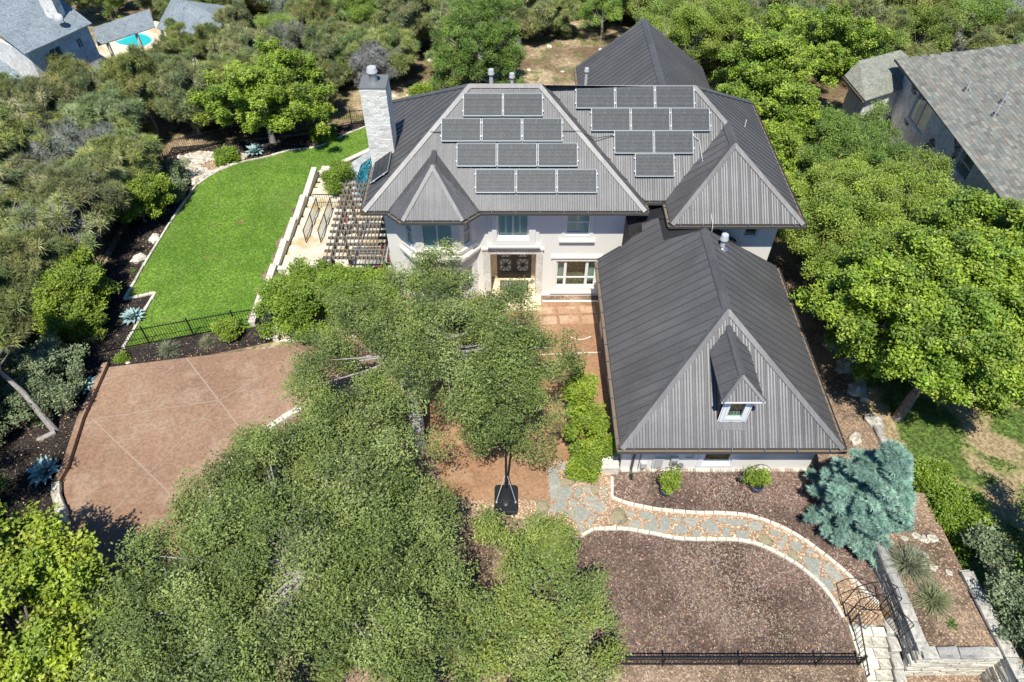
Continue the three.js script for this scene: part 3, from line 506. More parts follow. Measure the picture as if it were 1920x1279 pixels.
// bay roof
{
  const b = [[-5.71, E, -26.36], [-5.01, E, -25.66], [-2.19, E, -25.66], [-1.49, E, -26.36]], A = [-3.6, 7.78, -27.5], s = [-3.6, 7.78, -28.66];
  const nf = seamRoof(R1, [b[1], b[2], A], 0.45, -0.02), nl = planeOf([b[0], b[1], A].map((p) => V(...p))).n, nr = planeOf([b[2], b[3], A].map((p) => V(...p))).n;
  const lift = (p) => [p[0], p[1] + 0.004, p[2]];
  seamRoof(R1, [b[0], b[1], A], 0.75, 0.1); seamRoof(R1, [b[2], b[3], A], 0.75, 0.1); slabRoof(R1, 'roof_panel', [b[0], A, s].map(lift), M.cap); slabRoof(R1, 'roof_panel', [b[3], s, A].map(lift), M.cap);
  cap(R1, 'hip_cap', b[1], A, nl, nf, 0.15); cap(R1, 'hip_cap', b[2], A, nf, nr, 0.15); cap(R1, 'ridge_cap', A, s, nl, nr, 0.12);
  for (let i = 0; i < 3; i++) { const dx = b[i + 1][0] - b[i][0], dz = b[i + 1][2] - b[i][2], l = Math.hypot(dx, dz); gutter(R1, b[i], b[i + 1], [-dz / l, 0, dx / l], i === 1 ? 0.85 : 0.6); }
}
gutter(R1, [xL - 0.1, E, zF], [-5.71, E, zF], [0, 0, 1]); gutter(R1, [-1.49, E, zF], [x1 + 0.1, E, zF], [0, 0, 1]); gutter(R1, [x1, E, zF], [x1, E, zR], [1, 0, 0], 0.5); gutter(R1, [x1, E, zR], [xw, E, zR], [0, 0, 1], 0.5);
gutter(R1, [xw, E, zR], [xw, E, zW], [-1, 0, 0], 0.8); gutter(R1, [xw - 0.1, E, zW], [xR + 0.1, E, zW], [0, 0, 1], 1.0); gutter(R1, [xR, E, zW], [xR, E, zB], [1, 0, 0]); gutter(R1, [xL, E, zB], [xL, E, zF], [-1, 0, 0]);
const eavePlan = [[xL + 0.02, zF - 0.02], [-5.7, zF - 0.02], [-5.0, -25.68], [-2.2, -25.68], [-1.5, zF - 0.02], [x1 - 0.02, zF - 0.02], [x1 - 0.02, zR - 0.02], [xw + 0.02, zR - 0.02], [xw + 0.02, zW - 0.02], [xR - 0.02, zW - 0.02], [xR - 0.02, zB + 0.02], [xL + 0.02, zB + 0.02]];
part(R1, 'soffit', new MB().prism(eavePlan, E - 0.14, E - 0.18).geo(), M.stucco);

// ---- walls with real openings
function frameOf(p0, p1) { const dx = p1[0] - p0[0], dz = p1[1] - p0[1], l = Math.hypot(dx, dz), d = V(dx / l, 0, dz / l), n = V(-dz / l, 0, dx / l); const m = new THREE.Matrix4().makeBasis(d, V(0, 1, 0), n).setPosition(p0[0], 0, p0[1]); return { m, l }; }
function openShape(a0, a1, b0, b1, holes) { const s = new THREE.Shape([new THREE.Vector2(a0, b0), new THREE.Vector2(a1, b0), new THREE.Vector2(a1, b1), new THREE.Vector2(a0, b1)]); for (const [c0, c1, d0, d1] of holes) s.holes.push(new THREE.Path([new THREE.Vector2(c0, d0), new THREE.Vector2(c0, d1), new THREE.Vector2(c1, d1), new THREE.Vector2(c1, d0)])); return s; }
function wall(parent, p0, p1, y0, y1, holes = [], mat = M.stucco, th = 0.25, name = 'wall', e0 = 0, e1 = 0) {
  const f = frameOf(p0, p1), g = new THREE.ExtrudeGeometry(openShape(e0, f.l - e1, y0, y1, holes), { depth: th, bevelEnabled: false, steps: 1 }); g.translate(0, 0, -th); g.applyMatrix4(f.m);
  return part(parent, name, g, mat);
}
// trim slab standing proud of a wall: [a0,a1,b0,b1] with an optional opening
function trim(parent, f, r, depth, mat, hole, name = 'trim', from = 0) { const g = new THREE.ExtrudeGeometry(openShape(...r, hole ? [hole] : []), { depth, bevelEnabled: true, bevelSize: 0.008, bevelThickness: 0.008, bevelSegments: 1 }); g.translate(0, 0, from); g.applyMatrix4(f.m); return part(parent, name, g, mat); }
// window set in an opening: frame, muntins, pane, and what stands behind the glass
function windowIn(parent, f, [a0, a1, b0, b1], o = {}) {
  const w = sub(parent, 'window'), put = (name, mb, mat) => { const g = mb.geo(); g.applyMatrix4(f.m); return part(w, name, g, mat); };
  const t = 0.07, dz = -0.09, fr = new MB();
  fr.box((a0 + a1) / 2, b0 + t / 2, dz, a1 - a0, t, 0.1).box((a0 + a1) / 2, b1 - t / 2, dz, a1 - a0, t, 0.1).box(a0 + t / 2, (b0 + b1) / 2, dz, t, b1 - b0 - 2 * t, 0.098).box(a1 - t / 2, (b0 + b1) / 2, dz, t, b1 - b0 - 2 * t, 0.098);
  put('frame', fr, M.white);
  for (const [x, wd] of o.v || []) put('mullion', new MB().box(x, (b0 + b1) / 2, dz + 0.004, wd, b1 - b0 - 2 * t, 0.08), M.white);
  for (const y of o.h || []) put('glazing_bar', new MB().box((a0 + a1) / 2, y, dz + 0.012, a1 - a0 - 2 * t, 0.05, 0.07), M.white);
  const xs = [a0 + t, ...(o.v || []).map((q) => q[0]), a1 - t];
  for (let i = 0; i + 1 < xs.length; i++) put('pane', new MB().box((xs[i] + xs[i + 1]) / 2, (b0 + b1) / 2, dz, xs[i + 1] - xs[i] - 0.02, b1 - b0 - 2 * t, 0.012), M.glass);
  if (o.shutter) for (let i = 0; i + 1 < xs.length; i++) {
    const m = new MB(), c0 = xs[i] + 0.02, c1 = xs[i + 1] - 0.02, z = dz - 0.09, st = 0.06, cols = o.split ? [[c0, (c0 + c1) / 2 - 0.05], [(c0 + c1) / 2 + 0.05, c1]] : [[c0, c1]];
    m.box((c0 + c1) / 2, b0 + t + st / 2, z, c1 - c0, st, 0.04).box((c0 + c1) / 2, b1 - t - st / 2, z, c1 - c0, st, 0.04).box(c0 + st / 2, (b0 + b1) / 2, z, st, b1 - b0 - 2 * t - 2 * st, 0.039).box(c1 - st / 2, (b0 + b1) / 2, z, st, b1 - b0 - 2 * t - 2 * st, 0.039);
    if (o.split) m.box((c0 + c1) / 2, (b0 + b1) / 2, z, 0.11, b1 - b0 - 2 * t - 2 * st, 0.038);
    for (let y = b0 + t + st + 0.05; y < b1 - t - st - 0.02; y += 0.1) for (const [k0, k1] of cols) { const q = (x, e) => V(x, y + e * 0.026, z - e * 0.032); m.quad(q(k0, -1), q(k1, -1), q(k1, 1), q(k0, 1)); m.quad(q(k0, 1).add(V(0, -0.012, 0)), q(k1, 1).add(V(0, -0.012, 0)), q(k1, -1).add(V(0, -0.012, 0)), q(k0, -1).add(V(0, -0.012, 0))); }
    put('shutter', m, M.louvre);
  }
  if (o.curtain) for (const [c0, c1] of o.curtain) { const m = new MB(), n = 14; for (let i = 0; i < n; i++) { const x = lerp(c0, c1, i / n), x2 = lerp(c0, c1, (i + 1) / n), za = dz - 0.22 - (i % 2) * 0.05, zb = dz - 0.22 - ((i + 1) % 2) * 0.05; m.quad(V(x, b0 + 0.05, za), V(x2, b0 + 0.05, zb), V(x2, b1 - 0.05, zb), V(x, b1 - 0.05, za)); } put('curtain', m, M.curtain); }
  put('room_backing', new MB().box((a0 + a1) / 2, (b0 + b1) / 2, dz - (o.deep || 0.5), a1 - a0 + 0.6, b1 - b0 + 0.6, 0.02), o.back || M.room);
  return w;
}
const top = E - 0.16;
const fz = -27.1, wf = frameOf([-6.1, fz], [5.42, fz]), X = (x) => x + 6.1;
wall(house, [-6.1, fz], [5.42, fz], -1.5, top, [[X(-0.71), X(0.8), 3.9, 5.5], [X(2.59), X(3.77), 4.07, 5.5], [X(-1.1), X(1.22), 0.05, 2.87], [X(2.26), X(4.29), 0.56, 2.38]]);
windowIn(house, wf, [X(-0.71), X(0.8), 3.9, 5.5], { v: [[X(0.045), 0.05]], shutter: 1, split: 1 });
windowIn(house, wf, [X(2.59), X(3.77), 4.07, 5.5], { h: [4.8], v: [], shutter: 1, split: 1 });
M.pattern = std({ map: texture(256, 1.1, (u, v) => { const a = fbm(u, v, 12, 2, 311), r = Math.abs(fbm(u, v, 9, 2, 315) - 0.5); return mix3([66, 54, 42], [160, 138, 108], sm(0.02, 0.07, r)).map((x) => x * (0.7 + 0.5 * a)); }), roughness: 1 });
windowIn(house, wf, [X(2.26), X(4.29), 0.56, 2.38], { v: [[X(2.72), 0.14], [X(3.82), 0.14]], h: [1.2], curtain: [[X(2.2), X(2.72)], [X(3.86), X(4.4)]], back: M.pattern, deep: 0.55 });
trim(house, wf, [X(-1.14), X(1.32), 3.55, 5.9], 0.1, M.stucco, [X(-0.73), X(0.82), 3.88, 5.52], 'window_surround'); trim(house, wf, [X(-0.97), X(1.14), 3.62, 5.88], 0.1, M.stucco, [X(-0.74), X(0.83), 3.87, 5.53], 'window_surround', 0.105); trim(house, wf, [X(-1.2), X(1.38), 3.46, 3.56], 0.3, M.stucco, null, 'sill'); trim(house, wf, [X(-1.0), X(1.18), 3.3, 3.46], 0.2, M.stucco, null, 'sill_apron');
trim(house, wf, [X(2.42), X(3.94), 3.78, 5.9], 0.05, M.stucco, [X(2.58), X(3.78), 4.06, 5.51], 'window_surround'); trim(house, wf, [X(2.32), X(4.05), 3.7, 3.79], 0.16, M.stucco, null, 'sill');
trim(house, wf, [X(2.04), X(4.5), 0.3, 2.62], 0.05, M.stucco, [X(2.25), X(4.3), 0.55, 2.39], 'window_surround'); trim(house, wf, [X(1.98), X(4.56), 2.62, 2.72], 0.12, M.stucco, null, 'window_head'); trim(house, wf, [X(2.0), X(4.5), 0.2, 0.3], 0.14, M.stucco, null, 'sill');
trim(house, wf, [X(1.56), X(5.4), -0.6, 0.08], 0.07, M.stucco, null, 'plinth');
{ // cast stone door surround, block by block
  const blocks = []; for (let i = 0; i < 6; i++) { const y = 0.06 + i * 0.47; blocks.push([X(-1.46), X(-1.1), y, y + 0.462], [X(1.22), X(1.54), y, y + 0.462]); }
  for (let i = 0; i < 4; i++) { const a = X(-1.46) + i * 0.75; blocks.push([a, a + 0.742, 2.88, 3.16]); }
  for (const b of blocks) trim(house, wf, b, 0.07, M.caststone, null, 'surround_block'); trim(house, wf, [X(-1.5), X(1.58), 3.165, 3.25], 0.13, M.caststone, null, 'surround_cornice');
}
{ // entry recess, double iron doors, mat
  const en = sub(house, 'entrance'), d = -28.4;
  part(en, 'recess_wall', new MB().box(-1.22, 1.45, -27.87, 0.24, 3.0, 1.04).box(1.34, 1.45, -27.87, 0.24, 3.0, 1.04).box(0.06, 2.99, -27.87, 2.3, 0.24, 1.04).geo(), M.stucco);
  part(en, 'door_frame', new MB().box(-0.93, 1.35, d - 0.05, 0.34, 2.7, 0.12).box(1.12, 1.35, d - 0.05, 0.2, 2.7, 0.12).box(0.1, 2.78, d - 0.05, 2.3, 0.24, 0.12).geo(), M.travertine);
  part(en, 'recess_back', new MB().box(0.06, 1.5, d - 0.75, 2.6, 3.2, 0.06).geo(), M.room);
  for (const s of [-1, 1]) {
    const cx = 0.115 + s * 0.457, dr = sub(en, 'door_leaf'); dr.name = 'door_leaf';
    const m = new MB().box(cx, 0.3, d, 0.9, 0.42, 0.07).box(cx, 2.52, d, 0.9, 0.28, 0.07).box(cx - 0.37, 1.445, d, 0.16, 1.87, 0.07).box(cx + 0.37, 1.445, d, 0.16, 1.87, 0.07).box(cx, 1.42, d, 0.58, 0.1, 0.07);
    for (const [y0, y1] of [[0.51, 1.37], [1.47, 2.38]]) { const x0 = cx - 0.29, x1 = cx + 0.29, ym = (y0 + y1) / 2, w = 0.026; for (const [a, b] of [[[x0, y0], [x1, y1]], [[x0, y1], [x1, y0]], [[cx, y0], [cx, y1]], [[x0, ym], [x1, ym]]]) m.bar(V(...a, d + 0.03), V(...b, d + 0.03), w, w, V(0, 0, 1)); const ring = []; for (let k = 0; k <= 12; k++) ring.push(V(cx + Math.cos(k / 12 * 6.283) * 0.11, ym + Math.sin(k / 12 * 6.283) * 0.13, d + 0.032)); m.tube(ring, 0.013, 4); }
    m.box(cx - s * 0.38, 1.3, d + 0.06, 0.04, 0.5, 0.04);
    part(en, 'door_leaf', m.geo(), M.doorwood); en.remove(dr);
    part(en, 'door_glass', new MB().box(cx, 1.445, d - 0.01, 0.6, 1.9, 0.012).geo(), M.doorglass = M.doorglass || std({ color: lin(0.42, 0.43, 0.43), roughness: 0.25 }));
  }
  for (let i = 0; i < 3; i++) for (let j = 0; j < 4; j++) part(en, 'floor_tile', boxGeo(-0.98 + 0.98 * i + 0.05, -0.02, -28.0 + 0.62 * j, 0.972, 0.2, 0.612), M.travertine);
  part(en, 'entry_step', boxGeo(0.06, -0.16, -25.98, 3.3, 0.18, 0.5), M.travertine);
}
M.mat = std({ map: texture(256, 1.5, (u, v) => { const x = Math.abs(((u * 10) % 1) - 0.5), y = Math.abs(((v * 10) % 1) - 0.5), r = Math.hypot(x, y); return (r > 0.26 && r < 0.4) || r < 0.12 ? [170, 164, 148] : [62, 66, 66]; }), roughness: 1 });
{ const m = thing('doormat', 'grey patterned doormat in front of the double doors', 'doormat', null, [0.12, 0.085, -27.72]); part(m, 'mat', boxGeo(0, 0.012, 0, 1.38, 0.02, 0.62), M.mat); part(m, 'border', new MB().box(0, 0.012, 0.34, 1.5, 0.026, 0.06).box(0, 0.012, -0.34, 1.5, 0.026, 0.06).box(0.72, 0.012, 0, 0.06, 0.026, 0.62).box(-0.72, 0.012, 0, 0.06, 0.026, 0.62).geo(), M.iron); }
{ const s = thing('frog_ornament', 'small grey ornament sitting at the right of the entrance', 'ornament', null, [1.08, 0.08, -27.95]); part(s, 'body', new THREE.SphereGeometry(0.11, 12, 8).scale(1, 0.9, 1.1).translate(0, 0.09, 0), M.stoneC); part(s, 'head', new THREE.SphereGeometry(0.075, 12, 8).translate(0, 0.2, 0.06), M.stoneC); }
{ // low planter below the triple window
  part(house, 'planter_wall', boxGeo(3.15, -0.14, -26.62, 3.1, 0.3, 0.12), M.stucco); part(house, 'planter_soil', boxGeo(3.15, -0.1, -26.85, 3.1, 0.2, 0.34), M.leafsoil);
}
wall(house, [5.42, fz], [5.42, -27.9], -1.5, top, [], M.stucco, 0.25, 'wall', 0.252, 0); wall(house, [5.42, -27.9], [7.91, -27.9], -1.5, top); wall(house, [7.91, -27.9], [7.91, -26.15], -1.5, top, [], M.stucco, 0.25, 'wall', 0, 0.252);
const wg = frameOf([7.91, -26.15], [12.41, -26.15]);
wall(house, [7.91, -26.15], [12.41, -26.15], -1.5, top, [[2.97, 3.63, 4.68, 5.6]]); windowIn(house, wg, [2.97, 3.63, 4.68, 5.6], {}); trim(house, wg, [2.8, 4.1, 4.5, 5.86], 0.04, M.stucco, [2.96, 3.64, 4.67, 5.61], 'window_surround');
wall(house, [12.41, -26.15], [12.41, -35.27], -2, top, [], M.stucco, 0.25, 'wall', 0.252, 0.252); wall(house, [12.41, -35.27], [-6.1, -35.27], -2, top); wall(house, [-6.1, -35.27], [-6.1, fz], -2, top, [], M.stucco, 0.25, 'wall', 0.252, 0.252);
{ // bay
  const b = [[-5.35, -27.1], [-4.6, -26.36], [-2.5, -26.36], [-1.76, -27.1]], win = [[0.28, 0.8, 3.78, 5.4], [0.3, 1.8, 3.74, 5.5], [0.25, 0.77, 3.78, 5.4]], lowin = [[0.26, 0.8, 0.6, 2.3], [0.4, 1.7, 0.6, 2.3], [0.25, 0.8, 0.6, 2.3]];
  for (let i = 0; i < 3; i++) {
    const f = frameOf(b[i], b[i + 1]); wall(house, b[i], b[i + 1], -1.5, top, [win[i], lowin[i]], M.stucco, 0.2, 'bay_wall');
    windowIn(house, f, win[i], { v: i === 1 ? [[1.05, 0.05]] : [], h: i === 1 ? [] : [4.55], shutter: 1, deep: 0.4 }); windowIn(house, f, lowin[i], { h: [1.5], deep: 0.4 });
  }
  const ring = (o) => [[-5.35 - o * 0.75, -27.09], [-5.35 - o * 0.75, -27.08], [-4.6 - o * 0.4, -26.36 + o], [-2.5 + o * 0.4, -26.36 + o], [-1.76 + o * 0.75, -27.08], [-1.76 + o * 0.75, -27.09]];
  part(house, 'bay_ledge', new MB().prism(ring(0.3), 3.32, 3.18).geo(), M.caststone); part(house, 'bay_ledge', new MB().prism(ring(0.2), 3.177, 3.0).geo(), M.stucco); part(house, 'bay_sill', new MB().prism(ring(0.08), 3.66, 3.52).geo(), M.stucco);
}
// ---- chimney, stone by stone
{
  const ch = sub(house, 'chimney'), cx = -6.27, cz = -30.39, W = 1.16, D = 1.18;
  part(ch, 'chimney_core', boxGeo(cx, 4.2, cz, W - 0.1, 12.0, D - 0.1), M.whitewash = std({ map: stoneTex([222, 215, 202], [238, 233, 222], [182, 172, 156], 321) }));
  const wm = [M.whitewash, M.whitewash, std({ map: stoneTex([208, 201, 190], [234, 229, 218], [160, 152, 138], 331) }), std({ map: stoneTex([218, 210, 196], [236, 231, 220], [192, 170, 146], 341) })];
  seed(61);
  let y = 4.9;
  while (y < 10.15) {
    const h = Math.min(rr(0.16, 0.3), 10.2 - y);
    for (let side = 0; side < 4; side++) {
      const L = side % 2 ? D : W, ang = side * Math.PI / 2; let a = -L / 2;
      while (a < L / 2 - 0.02) { let l = Math.min(rr(0.24, 0.6), L / 2 - a); if (L / 2 - a - l < 0.12) l = L / 2 - a; const s = part(ch, 'stone', pick(stoneGeos), pick(wm)), off = (side % 2 ? W : D) / 2 - 0.05 + rr(0, 0.015); s.rotation.y = ang; const lx = a + l / 2, c = Math.cos(ang), sn = Math.sin(ang); s.position.set(cx + lx * c + off * sn, y + h / 2, cz - lx * sn + off * c); s.scale.set(l + 0.012, h + 0.012, 0.12); a += l; }
    }
    y += h;
  }
  part(ch, 'chimney_cap', new MB().box(cx, 10.24, cz, W + 0.06, 0.07, D + 0.06).geo(), M.chimneymetal = std({ color: lin(0.24, 0.24, 0.235), roughness: 0.5, metalness: 0.3 }));
  part(ch, 'flue', new THREE.CylinderGeometry(0.15, 0.2, 0.5, 18).translate(cx - 0.02, 10.52, cz), M.galv); part(ch, 'flue_cowl', new THREE.CylinderGeometry(0.2, 0.26, 0.2, 20).translate(cx - 0.02, 10.84, cz), M.pipe);
}
// ---- garage wing
const R2 = sub(house, 'garage_roof');
const gf = seamRoof(R2, [[gL, Eg, zG], [gR, Eg, zG], [gx, gy, -19.04]], 0.45, 0.1);
const gl = seamRoof(R2, [[gL, Eg, zG], [gx, gy, -19.04], [gx, gy, -23.85], [6.72, 5.891, -24.46], [6.71, 5.884, -26.1], [6.04, 5.377, -26.3], [6.01, 5.354, -25.75], [5.58, 5.029, -25.72], [5.08, 4.651, -25.5], [gL, Eg, -25.45]].reverse(), 0.45, 0.2);
const gr = seamRoof(R2, [[gR, Eg, zG], [gR, Eg, -25.0], [gx, gy, -23.85], [gx, gy, -19.04]], 0.45, 0.2);
cap(R2, 'ridge_cap', [gx, gy, -19.04], [gx, gy, -23.87], gl, gr, 0.2); cap(R2, 'hip_cap', [gL, Eg, zG], [gx, gy, -19.04], gf, gl, 0.16); cap(R2, 'hip_cap', [gR, Eg, zG], [gx, gy, -19.04], gf, gr, 0.16);
gutter(R2, [gL - 0.12, Eg, zG], [gR + 0.12, Eg, zG], [0, 0, 1], 1.2); gutter(R2, [gL, Eg, -25.4], [gL, Eg, zG], [-1, 0, 0], 1.0); gutter(R2, [gR, Eg, zG], [gR, Eg, -25], [1, 0, 0], 1.0);
part(R2, 'rake_board', new MB().bar(V(gL, Eg - 0.06, -25.48), V(5.1, 4.6, -25.55), 0.06, 0.16).bar(V(gx, gy - 0.1, -23.9), V(gR, Eg - 0.1, -25.05), 0.05, 0.16).geo(), M.gutter);
part(R2, 'soffit', new MB().prism([[gL + 0.02, zG - 0.02], [gR - 0.02, zG - 0.02], [gR - 0.02, -24.7], [gL + 0.02, -25.3]], Eg - 0.14, Eg - 0.18).geo(), M.stucco);
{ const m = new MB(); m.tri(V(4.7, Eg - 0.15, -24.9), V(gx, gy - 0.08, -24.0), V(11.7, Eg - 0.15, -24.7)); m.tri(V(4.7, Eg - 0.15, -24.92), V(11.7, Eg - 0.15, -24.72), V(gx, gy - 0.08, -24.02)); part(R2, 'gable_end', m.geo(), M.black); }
{ const m = new MB(), z0 = -24.5, z1 = -26.14, P = [[6.78, 5.72], [8.6, 5.88], [10.6, 4.55], [10.6, 3.4], [6.78, 3.4]], a = P.map(([x, y]) => V(x, y, z0)), b = P.map(([x, y]) => V(x, y, z1)); for (let i = 0; i < 5; i++) { const j = (i + 1) % 5; m.quad(a[i], b[i], b[j], a[j]); } m.tri(a[0], a[1], a[2]).tri(a[0], a[2], a[3]).tri(a[0], a[3], a[4]); part(R2, 'shadow_infill', m.geo(), M.black, 'black infill standing in for cast shadow between the garage roof and the house'); }  // added black block: its colour stands in for the cast shadow behind the ridge
{ const q = [V(5.46, 5.1, -27.87), V(6.3, 5.25, -27.87), V(7.88, 5.86, -27.87), V(7.88, 5.84, -26.2), V(6.76, 5.8, -26.12), V(6.05, 5.3, -26.34), V(5.5, 4.9, -25.9)], m = new MB(); for (const [a, b, c] of [[0, 1, 5], [0, 5, 6], [1, 4, 5], [1, 2, 4], [2, 3, 4]]) { m.tri(q[a], q[b], q[c]); const d = (p) => p.clone().add(V(0, -0.04, 0)); m.tri(d(q[a]), d(q[c]), d(q[b])); } part(R2, 'shadow_infill', m.geo(), M.black); }  // added black sheet, painted-in shade for the pit against the house wall
const gwf = frameOf([4.4, -15.62], [12.05, -15.62]);
wall(house, [4.4, -15.62], [12.05, -15.62], 0.4, Eg - 0.15, [[3.26, 4.41, 1.58, 2.75]]); windowIn(house, gwf, [3.26, 4.41, 1.58, 2.75], { deep: 0.5 });
trim(house, gwf, [3.06, 4.61, 1.44, 2.95], 0.04, M.white, [3.25, 4.42, 1.57, 2.76], 'window_surround');
wall(house, [12.05, -15.62], [12.05, -24.6], -0.5, Eg - 0.15, [], M.stucco, 0.25, 'wall', 0.252, 0.252); wall(house, [12.05, -24.6], [4.4, -24.6], -0.5, Eg - 0.15);
const glf = frameOf([4.4, -24.6], [4.4, -15.62]);
wall(house, [4.4, -24.6], [4.4, -15.62], -0.6, Eg - 0.15, [[1.0, 3.7, -0.1, 2.35], [4.9, 7.6, 0.3, 2.55]], M.stucco, 0.25, 'wall', 0.252, 0.252);
for (const [a, b0, b1] of [[1.0, -0.1, 2.35], [4.9, 0.3, 2.55]]) { const d = sub(house, 'garage_door'); for (let r = 0; r < 4; r++) for (let c = 0; c < 4; c++) { const h = (b1 - b0) / 4, g = boxGeo(a + 0.3375 + c * 0.675 + 0, b0 + h * (r + 0.5), -0.12, 0.66, h - 0.015, 0.05); g.applyMatrix4(glf.m); part(d, 'door_panel', g, M.stucco); } }
M.brick = std({ map: stoneTex([176, 150, 128], [206, 188, 168], [150, 120, 98], 351), bumpMap: bumpFine, bumpScale: 0.02 });
{ // brick ledge under the garage front wall
  const l = sub(house, 'brick_ledge'); seed(71);
  for (let i = 0; i < 67; i++) { const b = part(l, 'brick', pick(stoneGeos), pick([M.brick, M.stoneB, M.limestone])); b.scale.set(0.105, 0.16, 0.14); b.position.set(4.5 + i * 0.113, 1.2, -15.55); }
  const c = sub(house, 'corner_pier'); for (let r = 0; r < 6; r++) for (let i = 0; i < 5; i++) { const b = part(c, 'brick', pick(stoneGeos), pick([M.brick, M.stoneB])); b.scale.set(0.19, 0.11, 0.2); b.position.set(3.72 + i * 0.2 + (r % 2) * 0.06, 1.1 + r * 0.115, -16.02 + (r % 2) * 0.01); }
}
{ const b = part(scene, 'stone_block', stoneGeos[2], M.limestone); b.scale.set(0.72, 0.62, 0.55); b.position.set(3.95, 1.42, -15.66); tag(b, 'large white limestone block at the garage corner by the path', 'stone block'); }
{ // services on the garage wall
  const at = (x, y) => [x, y, -15.6];
  const mk = (name, label, cat, f) => { const g = thing(name, label, cat, null, [0, 0, 0]); f(g); return g; };
  mk('downspout', 'dark metal downspout at the left end of the garage front wall', 'downspout', (g) => { part(g, 'pipe', new MB().tube([V(4.84, 3.7, -14.95), V(4.84, 3.4, -15.5), V(4.84, 1.4, -15.53), V(4.82, 1.26, -15.3)], 0.055, 8).geo(), M.gutter); part(g, 'outlet', new MB().tube([V(4.82, 1.28, -15.33), V(4.81, 1.21, -15.1)], 0.07, 8).geo(), M.iron); });
  mk('service_panel', 'flat white electrical panel on the garage front wall', 'panel', (g) => { part(g, 'box', boxGeo(5.85, 1.95, -15.55, 0.42, 0.86, 0.12), M.white); part(g, 'door', boxGeo(5.85, 1.95, -15.48, 0.36, 0.78, 0.02), M.pipe); });
  mk('electric_meter', 'round glass electric meter between panels on the garage wall', 'meter', (g) => { part(g, 'box', boxGeo(6.48, 1.98, -15.53, 0.28, 0.46, 0.15), M.pipe); part(g, 'dial', new THREE.CylinderGeometry(0.1, 0.11, 0.12, 16).rotateX(Math.PI / 2).translate(6.48, 2.03, -15.4), M.galv); part(g, 'conduit', new MB().tube([V(6.48, 1.78, -15.52), V(6.48, 1.2, -15.54)], 0.025, 6).geo(), M.pipe); });
  mk('cable_box', 'small grey utility box low on the garage wall by the downspout', 'utility box', (g) => { part(g, 'box', boxGeo(5.31, 1.66, -15.54, 0.24, 0.3, 0.14), M.pipe); part(g, 'conduit', new MB().tube([V(5.31, 1.52, -15.55), V(5.27, 1.2, -15.52)], 0.02, 6).tube([V(5.12, 3.6, -15.57), V(5.12, 1.3, -15.57)], 0.015, 6).geo(), M.iron); });
  mk('gas_meter', 'grey gas meter with pipes on the garage wall', 'gas meter', (g) => { part(g, 'body', new THREE.SphereGeometry(0.13, 14, 10).scale(1.1, 1, 0.8).translate(6.8, 1.72, -15.42), M.pipe); part(g, 'regulator', new THREE.CylinderGeometry(0.1, 0.1, 0.06, 14).translate(6.74, 1.92, -15.36), M.galv); part(g, 'pipe', new MB().tube([V(6.8, 1.75, -15.42), V(6.8, 1.15, -15.45)], 0.02, 6).tube([V(6.9, 2.2, -15.55), V(7.2, 2.2, -15.55), V(7.2, 2.5, -15.56)], 0.015, 6).geo(), M.iron); });
}
{ // dormer on the garage front slope
  const d = sub(house, 'dormer'), z0 = -15.35, hw = 0.76, e = 6.08, p = 6.654, za = -16.11, zb = -18.54, zc = -17.78;
  const nf = seamRoof(d, [[gx - hw, e, z0], [gx + hw, e, z0], [gx, p, za]], 0.42, 0.1), nl = seamRoof(d, [[gx - hw, e, zc], [gx - hw, e, z0], [gx, p, za], [gx, p, zb]], 0.42), nr = seamRoof(d, [[gx + hw, e, z0], [gx + hw, e, zc], [gx, p, zb], [gx, p, za]], 0.42);
  cap(d, 'ridge_cap', [gx, p, za], [gx, p, zb], nl, nr, 0.12); cap(d, 'hip_cap', [gx - hw, e, z0], [gx, p, za], nl, nf, 0.08); cap(d, 'hip_cap', [gx + hw, e, z0], [gx, p, za], nf, nr, 0.08);
  part(d, 'drip_edge', new MB().box(gx, e - 0.03, z0 + 0.01, 2 * hw + 0.04, 0.06, 0.03).geo(), M.white);
  part(d, 'soffit', new MB().prism([[gx - hw + 0.02, z0 - 0.02], [gx + hw - 0.02, z0 - 0.02], [gx + hw - 0.02, zc], [gx - hw + 0.02, zc]], e - 0.05, e - 0.08).geo(), M.gutter);
  const f = frameOf([gx - 0.55, -15.65], [gx + 0.55, -15.65]);
  wall(d, [gx - 0.55, -15.65], [gx + 0.55, -15.65], 4.2, e - 0.08, [[0.27, 0.85, 4.72, 5.8]], M.white, 0.12, 'dormer_face');
  { const g = new MB().box(0.56, 5.26, -0.05, 0.58, 1.08, 0.012).geo(); g.applyMatrix4(f.m); part(d, 'pane', g, M.glass); const h = new MB().box(0.56, 5.26, -0.5, 0.9, 1.3, 0.02).geo(); h.applyMatrix4(f.m); part(d, 'room_backing', h, std({ color: lin(0.3, 0.2, 0.1) })); }
  trim(d, f, [0.19, 0.93, 4.62, 5.9], 0.03, M.white, [0.28, 0.84, 4.73, 5.79], 'window_casing');
  for (const s of [-1, 1]) { const m = new MB(), x = gx + s * 0.55, t = 0.06 * s; m.tri(V(x, 4.4, -15.63), V(x, 6.0, -15.63), V(x, 6.0, -17.75)).tri(V(x - t, 4.4, -15.63), V(x - t, 6.0, -17.75), V(x - t, 6.0, -15.63)); part(d, 'cheek_wall', m.geo(), M.gutter); }
  part(d, 'flashing', new MB().bar(V(gx - 0.58, 4.38, -15.5), V(gx + 0.58, 4.38, -15.5), 0.3, 0.02, V(0, 0.8, 0.6)).geo(), M.cap);
}
